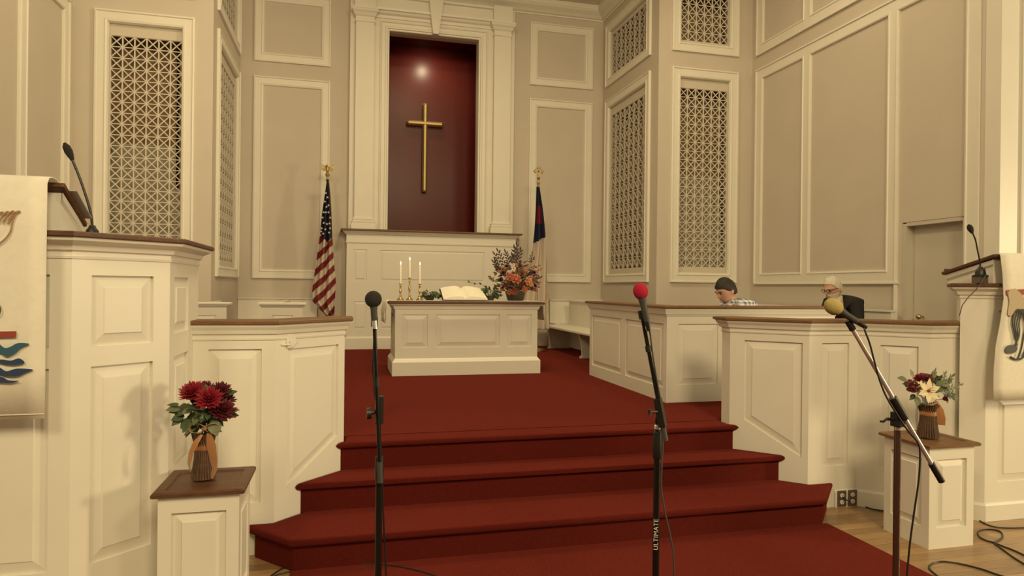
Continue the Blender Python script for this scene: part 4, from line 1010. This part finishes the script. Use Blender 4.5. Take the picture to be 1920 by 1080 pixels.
# ================================================================== GOOSENECK MICS
def gooseneck(label, base, pts, capsule, Y, r=.006):
    b = Vector(base); o = thing('gooseneck_microphone', label, 'microphone', b)
    MB().lathe(b, [(.046, 0), (.046, .008), (.03, .013), (.026, .04), (.018, .05), (.012, .064)], 16).build('base', BLACK, o, smooth=True)
    q = smoothpoly([Vector((p.x, p.z)) for p in pts], 6, False); MB().tube([(v.x, Y, v.y) for v in q], r, 8).build('gooseneck', BLACK, o, smooth=True)
    a, c = capsule; d = (c-a); MB().tube([a, a+d*.25, a+d*.5, a+d*.8, a+d], [.008, .014, .018, .016, .006], 10).build('capsule', BLKFOAM, o, smooth=True)
    return o
Yg = 3.56; b = atZ(173, 437, 1.696); b = Vector((b.x, Yg, 1.696)); b.x = atY(173, 437, Yg).x
g1 = gooseneck('black gooseneck microphone standing on the pulpit shelf', b, [Vector((b.x, 0, 1.75))]+[atY(*p, Yg) for p in ((171,405),(165,380),(150,335),(135,298))], (atY(136, 300, Yg), atY(121, 268, Yg)), Yg)
Yg = 3.435; bx_ = atY(1838, 510, Yg)
g2 = gooseneck('black gooseneck microphone standing on the lectern ledge', (bx_.x, Yg, 1.5885), [Vector((bx_.x, 0, 1.65))]+[atY(*p, Yg) for p in ((1837,490),(1833,470),(1829,450),(1823,436))], (atY(1823, 437, Yg), atY(1816, 421, Yg)), Yg, .0045)
cw = [atY(*p, 3.36) for p in ((1846,503),(1849,515),(1842,528),(1830,543),(1815,558),(1804,573))]
MB().tube(cw+[atY(1799, 592, 3.36)], .0028, 6).build('cord', BLACK, g2, smooth=True)

# ================================================================== MICROPHONE STANDS
def tripod(root, x, y, z0, m):
    MB().tube([(x, y, z0+.02), (x, y, z0+.16)], .017, 12).build('leg_hub', BLACK, root, smooth=True)
    for k in range(3):
        a = 2*math.pi*k/3+math.pi/2; e = Vector((x+.30*math.cos(a), y+.30*math.sin(a), z0+.012))
        lg = MB().tube([(x+.015*math.cos(a), y+.015*math.sin(a), z0+.14), e], .008, 8).build('leg', m, root, smooth=True)
        MB().ball(e, .014, n=10, m=6).build('rubber_foot', RUBBER, lg, smooth=True)
def line(D, a, b): return atD(*a, D), atD(*b, D)
RZ = .0095
# stand 1: boom folded straight up
D = 2.45; s1 = atD(709, 1075, D); x, y = s1.x, s1.y
ms = thing('microphone_stand', 'black stand left of the steps, boom upright, round black foam mic on top', 'mic stand', (x, y, RZ), 'microphone stands before the steps')
tripod(ms, x, y, RZ, STEEL)
zt = atD(707, 880, D).z
MB().tube([(x, y, RZ+.12), (x, y, zt)], .0125, 14).build('lower_tube', STEEL, ms, smooth=True)
MB().lathe((x, y, zt-.04), [(.013, 0), (.016, .005), (.0165, .05), (.015, .085), (.010, .09)], 14).build('height_clutch', BLACK, ms, smooth=True)
zc = atD(704, 770, D).z
MB().tube([(x, y, zt), (x-.004, y, zc)], .0075, 10).build('upper_tube', STEEL, ms, smooth=True)
ctr = Vector((x-.004, y, zc))
MB().box(ctr.x-.013, ctr.x+.016, ctr.y-.024, ctr.y+.012, zc-.045, zc+.055).build('boom_clamp', BLACK, ms)
a, b_ = line(D-.03, (713, 905), (702, 606))
MB().tube([a, b_], .0072, 10).build('boom', STEEL, ms, smooth=True)
MB().tube([a, a+(b_-a)*.13], .0105, 12).build('boom_grip', RUBBER, ms, smooth=True)
MB().tube([a+(b_-a)*.60, a+(b_-a)*.66], .0098, 12).build('boom_joint', BLACK, ms, smooth=True)
kb = atD(690, 775, D-.02); MB().tube([ctr, kb+Vector((.01, 0, 0))], .007, 8).tube([kb+Vector((.012, 0, 0)), kb+Vector((-.004, 0, 0))], .021, 10).build('clamp_knob', BLACK, ms, smooth=True)
w_ = atD(716, 748, D-.02); MB().tube([ctr+Vector((.012, 0, .035)), w_], .003, 6).build('clamp_lever', BLACK, ms, smooth=True)
def clip(root, p, q, r=.0125): return MB().tube([p, q], r, 12).build('mic_clip', BLACK, root, smooth=True)
clip(ms, b_+Vector((0, 0, -.012)), b_+Vector((0, -.004, .022)))
def mic(label, D, head, tail, rad, foam, elong=1.0, body=RUBBER, br=(.012, .0165)):
    h, t = atD(*head, D), atD(*tail, D); d = (h-t).normalized(); o = thing('microphone', label, 'microphone', t)
    MB().tube([t, t+(h-t)*.12, t+(h-t)*.5, h-d*rad*.6], [br[0]*.85, br[0], br[0], br[1]], 14).build('handle', body, o, smooth=True)
    q = d.to_track_quat('Z', 'Y').to_matrix(); MB().ball(h, rad, rad, rad*elong, 20, 14, q).build('foam_windscreen', foam, o, smooth=True)
    return o, t, d
m1, t1, d1 = mic('microphone with a round black windscreen, on the left stand', D-.04, (700, 561), (702, 601), .0305, BLKFOAM, 1.0, RUBBER)
MB().tube([t1, t1-d1*.03], .0095, 10).build('plug', CHROME, m1, smooth=True)
cb = [t1-d1*.02]+[atD(*p, D+.02) for p in ((701,640),(699,690),(702,735),(712,800),(717,880),(718,950),(721,1010),(724,1080))]
MB().tube(cb, .0032, 7).build('cable', BLACK, m1, smooth=True)

# stand 2: boom leaning left, red foam
D = 2.5; s2 = atD(1229.5, 1070, D); x, y = s2.x, s2.y
ms = thing('microphone_stand', 'black stand with white lettering and steep boom, carrying the red foam mic', 'mic stand', (x, y, RZ), 'microphone stands before the steps')
tripod(ms, x, y, RZ, STEEL)
zt = atD(1230, 840, D).z; zc = atD(1231, 775, D).z
MB().tube([(x, y, RZ+.12), (x, y, zt)], .0125, 14).build('lower_tube', STEEL, ms, smooth=True)
MB().lathe((x, y, zt-.04), [(.013, 0), (.0165, .006), (.017, .06), (.015, .10), (.010, .105)], 14).build('height_clutch', BLACK, ms, smooth=True)
MB().tube([(x, y, zt), (x, y, zc-.02)], .0078, 10).build('upper_tube', STEEL, ms, smooth=True)
MB().lathe((x, y, zc-.062), [(.008, 0), (.012, .004), (.012, .016), (.008, .02)], 12).build('silver_ring', CHROME, ms, smooth=True)
a, b_ = line(D-.03, (1248, 826), (1203, 588)); dd = (b_-a)
cl_ = MB(); e0, e1 = line(D-.03, (1243, 800), (1233, 747)); cl_.tube([e0, e1], [.018, .018], 4); cl_.build('boom_clamp', BLACK, ms)
MB().tube([(x, y, zc-.03), (e0+e1)/2], .011, 10).build('clamp_post', BLACK, ms, smooth=True)
MB().tube([a, b_], .0072, 10).build('boom', STEEL, ms, smooth=True)
MB().tube([a, a+dd*.15], .0105, 12).build('boom_grip', RUBBER, ms, smooth=True)
MB().tube([a+dd*.70, a+dd*.745], .011, 12).build('boom_joint', BLACK, ms, smooth=True)
k0, k1 = line(D-.05, (1233, 772), (1218, 773)); MB().tube([k0, k1], .005, 8).tube([k1+Vector((0, 0, -.008)), k1+Vector((0, 0, .010))], .0075, 8).build('clamp_knob', BLACK, ms, smooth=True)
clip(ms, b_+dd.normalized()*-.02, b_+dd.normalized()*.012, .013)
# lettering down the tube
tcv = bpy.data.curves.new('stand_lettering', 'FONT'); tcv.body = 'ULTIMATE'; tcv.size = .024; tcv.extrude = .0006; tcv.align_x = 'CENTER'; tcv.align_y = 'CENTER'; tcv.space_character = 1.1
tmp = bpy.data.objects.new('tmp_text', tcv); COL.objects.link(tmp); bpy.context.view_layer.update()
tme = bpy.data.meshes.new_from_object(tmp.evaluated_get(bpy.context.evaluated_depsgraph_get())); bpy.data.objects.remove(tmp)
tz = atD(1230, 1000, D).z
ang = math.atan2(y, x)  # towards the camera
Mx = Matrix.Translation((x-math.cos(ang)*.0128, y-math.sin(ang)*.0128, tz)) @ Matrix.Rotation(ang-math.pi/2, 4, 'Z') @ Matrix.Rotation(math.pi/2, 4, 'X') @ Matrix.Rotation(math.pi/2, 4, 'Z') @ Matrix.Diagonal((.98, 1., 1., 1.))
tme.transform(Matrix.Translation(-ORG[ms.name]) @ Mx); tme.materials.clear(); tme.materials.append(PRINT)
to = bpy.data.objects.new('lettering', tme); COL.objects.link(to); to.parent = ms
m2, t2, d2 = mic('microphone with a red foam windscreen, on the middle stand', D-.05, (1201, 546), (1213, 603), .0275, REDFOAM, 1.17)
MB().tube([t2, t2-d2*.035], [.0105, .007], 10).build('plug', BLACK, m2, smooth=True)
cb = [t2-d2*.03]+[atD(*p, D-.035) for p in ((1219,625),(1224,665),(1232,715),(1240,760),(1243,830),(1241,870),(1240,915),(1247,960),(1258,1010),(1263,1045),(1264,1085))]
MB().tube([Vector((p.x, p.y, p.z)) for p in smoothpoly(cb, 4, False)], .0032, 7).build('cable', RUBBER, m2, smooth=True)

# stand 3: chrome boom across, yellow foam
D = 2.6; s3 = atD(1680, 1070, D); x, y = s3.x, s3.y
ms = thing('microphone_stand', 'bronze stand with long slanting chrome boom, carrying the yellow foam mic', 'mic stand', (x, y, RZ), 'microphone stands before the steps')
MB().lathe((x, y, RZ), [(.13, 0), (.132, .012), (.125, .02), (.03, .035), (.018, .05)], 24).build('round_base', BLACK, ms, smooth=True)
zt = atD(1680, 806, D).z
MB().tube([(x, y, RZ+.03), (x, y, zt)], .0125, 14).build('lower_tube', BRONZE, ms, smooth=True)
MB().lathe((x, y, zt), [(.013, 0), (.0135, .012), (.009, .014)], 14).build('silver_ring', CHROME, ms, smooth=True)
MB().tube([(x, y, zt+.01), (x, y, atD(1680, 790, D).z)], .011, 12).build('stand_coupler', BLACK, ms, smooth=True)
k0 = atD(1682, 787, D); MB().box(k0.x-.019, k0.x+.019, k0.y-.02, k0.y+.014, k0.z-.025, k0.z+.03).build('boom_clamp', BLACK, ms)
k1 = atD(1651, 790, D-.02); MB().tube([k0, k1+Vector((.03, 0, .008))], .006, 8).tube([k1+Vector((.032, 0, .01)), k1+Vector((.012, 0, -.002)), k1], .0045, 8).build('clamp_handle', BLACK, ms, smooth=True)
a, b_ = line(D-.03, (1766, 903), (1592, 606)); dd = b_-a
MB().tube([a+dd*.05, b_], .0082, 12).build('boom', CHROME, ms, smooth=True)
MB().tube([a, a+dd*.115], .0125, 12).build('boom_grip', BLACK, ms, smooth=True)
MB().tube([a+dd*.395, a+dd*.53], .0155, 12).build('boom_sleeve', BLACK, ms, smooth=True)
clip(ms, b_-dd.normalized()*.03, b_+dd.normalized()*.012, .0125)
m3, t3, d3 = mic('microphone with a mustard yellow foam windscreen, on the right stand', D-.045, (1563, 575), (1608, 604), .0315, YELFOAM, 1.18, RUBBER, (.0125, .020))
MB().tube([t3, t3-d3*.04], [.0105, .0075], 10).build('plug', BLACK, m3, smooth=True)
cb = [t3-d3*.03]+[atD(*p, D-.05) for p in ((1622,621),(1631,645),(1640,680),(1650,715),(1664,748),(1690,790),(1706,812),(1722,832),(1725,860),(1722,905),(1714,960),(1706,1020),(1700,1085))]
MB().tube([Vector((p.x, p.y, p.z)) for p in smoothpoly(cb, 4, False)], .0036, 7).build('cable', BLACK, m3, smooth=True)

# ================================================================== FLOOR CABLES
def floor_cable(label, pix, z=.0045, r=.0042, lead=None):
    pts = [atZ(px, py, z) for px, py in pix]; pts = (lead or []) + pts
    q = smoothpoly(pts, 6, False); c = pts[len(pts)//2]
    o = MB().tube([Vector(p) for p in q], r, 7).build('floor_cable', BLACK, at=(c.x, c.y, 0), smooth=True)
    return tag(o, label, 'cable')
floor_cable('black cable along the base of the lectern', [(1836, 975), (1845, 981), (1866, 988), (1895, 990), (1940, 988), (1990, 984)])
floor_cable('black cable looped on the oak floor beside the right pedestal', [(1985, 1090), (1940, 1068), (1905, 1048), (1880, 1030), (1864, 1018), (1872, 1013), (1880, 1006), (1876, 997), (1862, 993), (1846, 993), (1834, 997), (1836, 1006), (1848, 1013), (1862, 1017), (1880, 1024), (1910, 1036), (1960, 1062)], r=.0046)
floor_cable('black cable curving over the oak floor at the bottom right', [(1775, 1100), (1760, 1082), (1746, 1070), (1742, 1062), (1752, 1055), (1770, 1053), (1800, 1057), (1840, 1067), (1875, 1079), (1920, 1092)], r=.0046)
pl = face(rp[2], rp[3])(.222+.036, .075, .03)
floor_cable('black cord from the outlet running behind the right pedestal', [(1600, 938), (1625, 951), (1650, 957), (1690, 960)], lead=[Vector(pl), Vector((pl.x+.03, pl.y-.03, .05))])
floor_cable('thin black cable lying across the red carpet runner', [(470, 1110), (500, 1086), (525, 1068), (545, 1060), (570, 1054), (610, 1053), (660, 1055), (715, 1058), (760, 1064), (800, 1074), (830, 1085), (870, 1105)], z=.013, r=.0036)
floor_cable('short black cable end on the oak floor left of the carpet', [(495, 1098), (515, 1080), (535, 1074), (548, 1071)], r=.0036)

# ================================================================== PEOPLE
def skin_mesh(verts, edges, radii, root=0, sub=1):
    me = bpy.data.meshes.new('tmp_skin'); me.from_pydata([tuple(v) for v in verts], edges, []); o = bpy.data.objects.new('tmp_skin', me); COL.objects.link(o)
    md = o.modifiers.new('skin', 'SKIN'); md.use_smooth_shade = True
    for i, d in enumerate(me.skin_vertices[0].data):
        r = radii[i]; d.radius = (r, r) if not isinstance(r, tuple) else r; d.use_root = (i == root)
    if sub: s_ = o.modifiers.new('sub', 'SUBSURF'); s_.levels = sub; s_.render_levels = sub
    bpy.context.view_layer.update()
    r = bpy.data.meshes.new_from_object(o.evaluated_get(bpy.context.evaluated_depsgraph_get())); bpy.data.objects.remove(o)
    vs = [v.co.copy() for v in r.vertices]; fs = [list(p.vertices) for p in r.polygons]; bpy.data.meshes.remove(r); return vs, fs
def headmesh(n=40, m=30, chin=1.):
    vs, fs = [], []
    for i in range(m+1):
        a = math.pi*i/m; a = min(max(a, .03), math.pi-.03)
        for j in range(n):
            b = 2*math.pi*j/n; x, y, z = math.sin(a)*math.cos(b), math.sin(a)*math.sin(b), -math.cos(a)
            f = max(0, -y); k = 1.
            if z < -.1: k -= .26*min(1, (-.1-z)/.9)**1.1                 # jaw narrows
            X, Y, Zz = x*.077*k, y*.098*(1 if y > 0 else .96), z*.122
            if z < -.35 and y < 0: Y -= .012*math.exp(-((z+.78)/.25)**2)*f*chin     # chin
            nose = math.exp(-((x)/.16)**2)*f
            Y -= .030*nose*math.exp(-((z+.22)/.15)**2) + .012*nose*math.exp(-((z-.02)/.16)**2)
            Y -= .006*f*math.exp(-((z-.20)/.10)**2)                         # brow
            Y += .010*f*math.exp(-((abs(x)-.42)/.18)**2)*math.exp(-((z-.04)/.10)**2) # eye sockets
            Y -= .006*f*math.exp(-(x/.32)**2)*math.exp(-((z+.50)/.07)**2)          # lips
            Y += .004*f*math.exp(-(x/.32)**2)*math.exp(-((z+.42)/.035)**2)
            vs.append(Vector((X, Y, Zz)))
    for i in range(m):
        for j in range(n): fs.append([i*n+j, i*n+(j+1) % n, (i+1)*n+(j+1) % n, (i+1)*n+j])
    fs.append(list(range(n-1, -1, -1))); fs.append([m*n+j for j in range(n)])
    return vs, fs
def person(label, head_c, yaw, pitch, seat, lean, hairm, coat, trousers, old=False):
    """seated figure; yaw turns the facing from -Y; local frame: faces -Y, origin under the pelvis on the chancel floor"""
    base = Vector((seat[0], seat[1], ST)); zs = seat[2]-ST
    Rz = Matrix.Rotation(yaw, 3, 'Z'); loc = lambda p: base + Rz @ Vector(p)
    Hl = Rz.inverted() @ (Vector(head_c)-base)                                # head centre in local frame
    neck = Hl + Vector((0, .055, -.095)); sh = Vector((Hl.x*.7, neck.y*.9+.075, neck.z-.045)); pel = Vector((0, 0, zs+.13))
    V, Ee, Rr = [], [], []
    def add(p, r, prev=None):
        V.append(loc(p)); Rr.append(r)
        if prev is not None: Ee.append((prev, len(V)-1))
        return len(V)-1
    p0 = add(pel, .115); p1 = add(pel.lerp(sh, .35), .12, p0); p2 = add(pel.lerp(sh, .72), .135, p1); p3 = add(sh, .085, p2); p4 = add(neck, .052, p3); p5 = add(Hl+Vector((0, .02, -.05)), .055, p4)
    for sx in (-1, 1):
        s0 = add(sh+Vector((sx*.16, 0, -.01)), .062, p3); el = sh+Vector((sx*.235, -.05, -.27)); e0 = add(el, .044, s0)
        wr = Vector((sx*.09, el.y-.22, zs+.20)); w0 = add(wr, .028, e0); pa = wr+Vector((-sx*.02, -.06, .0)); q0 = add(pa, .034, w0)
        for k, (dx, L) in enumerate(((-.030, .062), (-.010, .074), (.010, .070), (.028, .056))):
            f0 = add(pa+Vector((dx, -.045, .0)), .0095, q0); f1 = add(pa+Vector((dx, -.045-L*.55, -.012)), .0088, f0); add(pa+Vector((dx, -.045-L*.85, -.036)), .0075, f1)
        th = add(pa+Vector((-sx*.042, -.008, .004)), .0105, q0); add(pa+Vector((-sx*.056, -.045, -.006)), .0088, th)
        h0 = add(pel+Vector((sx*.10, -.06, -.02)), .092, p0); kn = Vector((sx*.14, -.46, zs+.04)); k0 = add(kn, .062, h0); an = Vector((sx*.14, -.43, .09)); a0 = add(an, .04, k0); add(an+Vector((0, -.12, -.055)), .034, a0)
    vs, fs = skin_mesh(V, Ee, Rr)
    Rh = Rz @ Matrix.Rotation(pitch, 3, 'X'); hv, hf = headmesh()
    mb = MB(); mb.add(vs, fs); mb.add([Vector(head_c) + Rh @ v for v in hv], hf)
    for sx in (-1, 1):
        mb.ball(Vector(head_c)+Rh @ Vector((sx*.077, .012, -.012)), .009, .020, .032, 10, 8, Rh)
    body = mb.build('person', SKIN, at=base, smooth=2)
    md = body.modifiers.new('remesh', 'REMESH'); md.mode = 'VOXEL'; md.voxel_size = .0075; md.use_smooth_shade = True
    sm = body.modifiers.new('smooth', 'SMOOTH'); sm.iterations = 2; sm.factor = .4
    tag(body, label, 'person')
    hp = lambda p: Vector(head_c)+Rh @ Vector(p)
    # hair
    mb = MB(); n, m = 44, 26; rng = random.Random(5); rings = []
    for i in range(m+1):
        a = math.pi*(1-.66*i/m); a = min(a, math.pi-.02); ring = []
        for j in range(n):
            b = 2*math.pi*j/n; x, y, z = math.sin(a)*math.cos(b), math.sin(a)*math.sin(b), -math.cos(a)
            yy = [(-1., .46 if not old else .6), (-.6, .38 if not old else .5), (-.3, .12), (0., -.06), (.25, -.40), (1., -.50)]
            lim = yy[-1][1]
            for (ya, la), (yb_, lb_) in zip(yy[:-1], yy[1:]):
                if ya <= y <= yb_: lim = la+(lb_-la)*(y-ya)/(yb_-ya)
            t = 1.10 + .022*math.sin(b*7+i*.8) + .012*math.sin(b*17)
            zc_ = z
            if z < lim: zc_ = lim; t = max(.96, t-.18*(lim-z)*3)
            rr = math.sqrt(max(0, 1-min(1, zc_*zc_))); k = rr/max(.05, math.sin(a)) if z < lim else 1.
            ring.append(hp((x*k*.077*t, y*k*.098*t+.003, zc_*.122*t)))
        rings.append(ring)
    mb.loft(rings); mb.build('hair', hairm, body, smooth=True)
    for sx in (-1, 1):
        MB().ball(hp((sx*.031, -.081, .006)), .0125, .010, .0085, 10, 8, Rh).build('eye', eyem, body, smooth=True)
        MB().tube([hp((sx*.018, -.100, .026)), hp((sx*.034, -.096, .031)), hp((sx*.050, -.083, .026))], .004, 6).build('eyebrow', hairm, body, smooth=True)
    MB().tube([hp((-.024, -.091, -.062)), hp((0, -.1005, -.060)), hp((.024, -.091, -.062))], .0035, 6).build('mouth', mouthm, body, smooth=True)
    if old:
        for sx in (-1, 1):
            mbg = MB(); mbg.tube([hp((sx*.034+.023*math.cos(t*math.pi/8), -.108+.012*abs(math.cos(t*math.pi/8))*0+.35*abs(sx*.034+.023*math.cos(t*math.pi/8))**1.2, .008+.018*math.sin(t*math.pi/8))) for t in range(17)], .0024, 6)
            mbg.tube([hp((sx*.056, -.098, .012)), hp((sx*.078, -.05, .014)), hp((sx*.083, .0, .008))], .0024, 6); mbg.build('glasses_frame', BLACK, body)
        MB().tube([hp((-.011, -.112, .012)), hp((.011, -.112, .012))], .0022, 6).build('glasses_bridge', BLACK, body)
        mb = MB(); rings = []
        for i in range(9):
            z = -.040-.0105*i; ring = []
            for j in range(15):
                b = math.pi*(1.02+.96*j/14); w = .070*(1-.055*i) if i < 8 else .03; ring.append(hp((w*math.cos(b), .016+(.109-.003*i)*math.sin(b)-(.004 if i > 2 else 0), z)))
            rings.append(ring)
        mb.loft(rings, closed=False, cap=False); o = mb.build('beard', hairm, body, smooth=True); md = o.modifiers.new('s', 'SOLIDIFY'); md.thickness = .012; md.offset = 0
    # coat: torso and sleeves
    V2, E2, R2 = [], [], []
    def add2(p, r, prev=None):
        V2.append(loc(p)); R2.append(r)
        if prev is not None: E2.append((prev, len(V2)-1))
        return len(V2)-1
    c0 = add2(pel+Vector((0, 0, .0)), .13); c1 = add2(pel.lerp(sh, .35), .145, c0); c2 = add2(pel.lerp(sh, .72), .165, c1); c3 = add2(sh+Vector((0, 0, -.005)), .11, c2); c4 = add2(neck+Vector((0, .012, -.02)), .068, c3)
    for sx in (-1, 1):
        s0 = add2(sh+Vector((sx*.165, 0, -.015)), .082, c3); el = sh+Vector((sx*.235, -.05, -.27)); e0 = add2(el, .060, s0); wr = Vector((sx*.09, el.y-.22, zs+.20)); add2(wr.lerp(el, .12), .042, e0)
    vs, fs = skin_mesh(V2, E2, R2); mb = MB(); mb.add(vs, fs); mb.build('jacket' if old else 'shirt', coat, body, smooth=2)
    V2, E2, R2 = [], [], []
    t0 = add2(pel, .135)
    for sx in (-1, 1):
        h0 = add2(pel+Vector((sx*.10, -.06, -.015)), .105, t0); k0 = add2(Vector((sx*.14, -.46, zs+.04)), .076, h0); add2(Vector((sx*.14, -.43, .11)), .058, k0)
    vs, fs = skin_mesh(V2, E2, R2); mb = MB(); mb.add(vs, fs); mb.build('trousers', trousers, body, smooth=2)
    for sx in (-1, 1):
        mb = MB(); rr_ = Rz; mb.ball(loc((sx*.14, -.50, .045)), .05, .14, .044, 14, 8, Rz); mb.build('shoe', LEATHER, body, smooth=True)
    # collar
    nk = loc(neck+Vector((0, -.01, -.035))); mb = MB()
    for sx in (-1, 1):
        mb.loft([[loc(neck+Vector((sx*.055, .03, .02))), loc(neck+Vector((sx*.07, .03, -.02)))], [loc(neck+Vector((sx*.055, -.03, .005))), loc(neck+Vector((sx*.085, -.045, -.045)))], [loc(neck+Vector((sx*.012, -.065, -.03))), loc(neck+Vector((sx*.05, -.085, -.095)))]], closed=False, cap=False)
    o = mb.build('collar', coat if not old else PRINT, body); md = o.modifiers.new('s', 'SOLIDIFY'); md.thickness = .006; md.offset = 0
    return body
eyem = mat('eye_lowered_lid', (.10, .06, .045), .4)  # dark eyelid tone, eyes cast down
mouthm = mat('lips', (.36, .13, .10), .5)
yh = atY(1361, 545, 5.75)
person('young man with dark hair and blue plaid shirt looking down behind the choir rail', yh, R(-86), R(26), (yh.x+.20, yh.y+.02, .95), 0, HAIRD, PLAID, JEANS)
oh = atY(1561, 541, 6.0)
person('old man with white hair, glasses and black jacket seated by the side wall', oh, R(-80), R(20), (oh.x+.24, oh.y+.02, .95), 0, HAIRW, JACKET, JEANS, True)
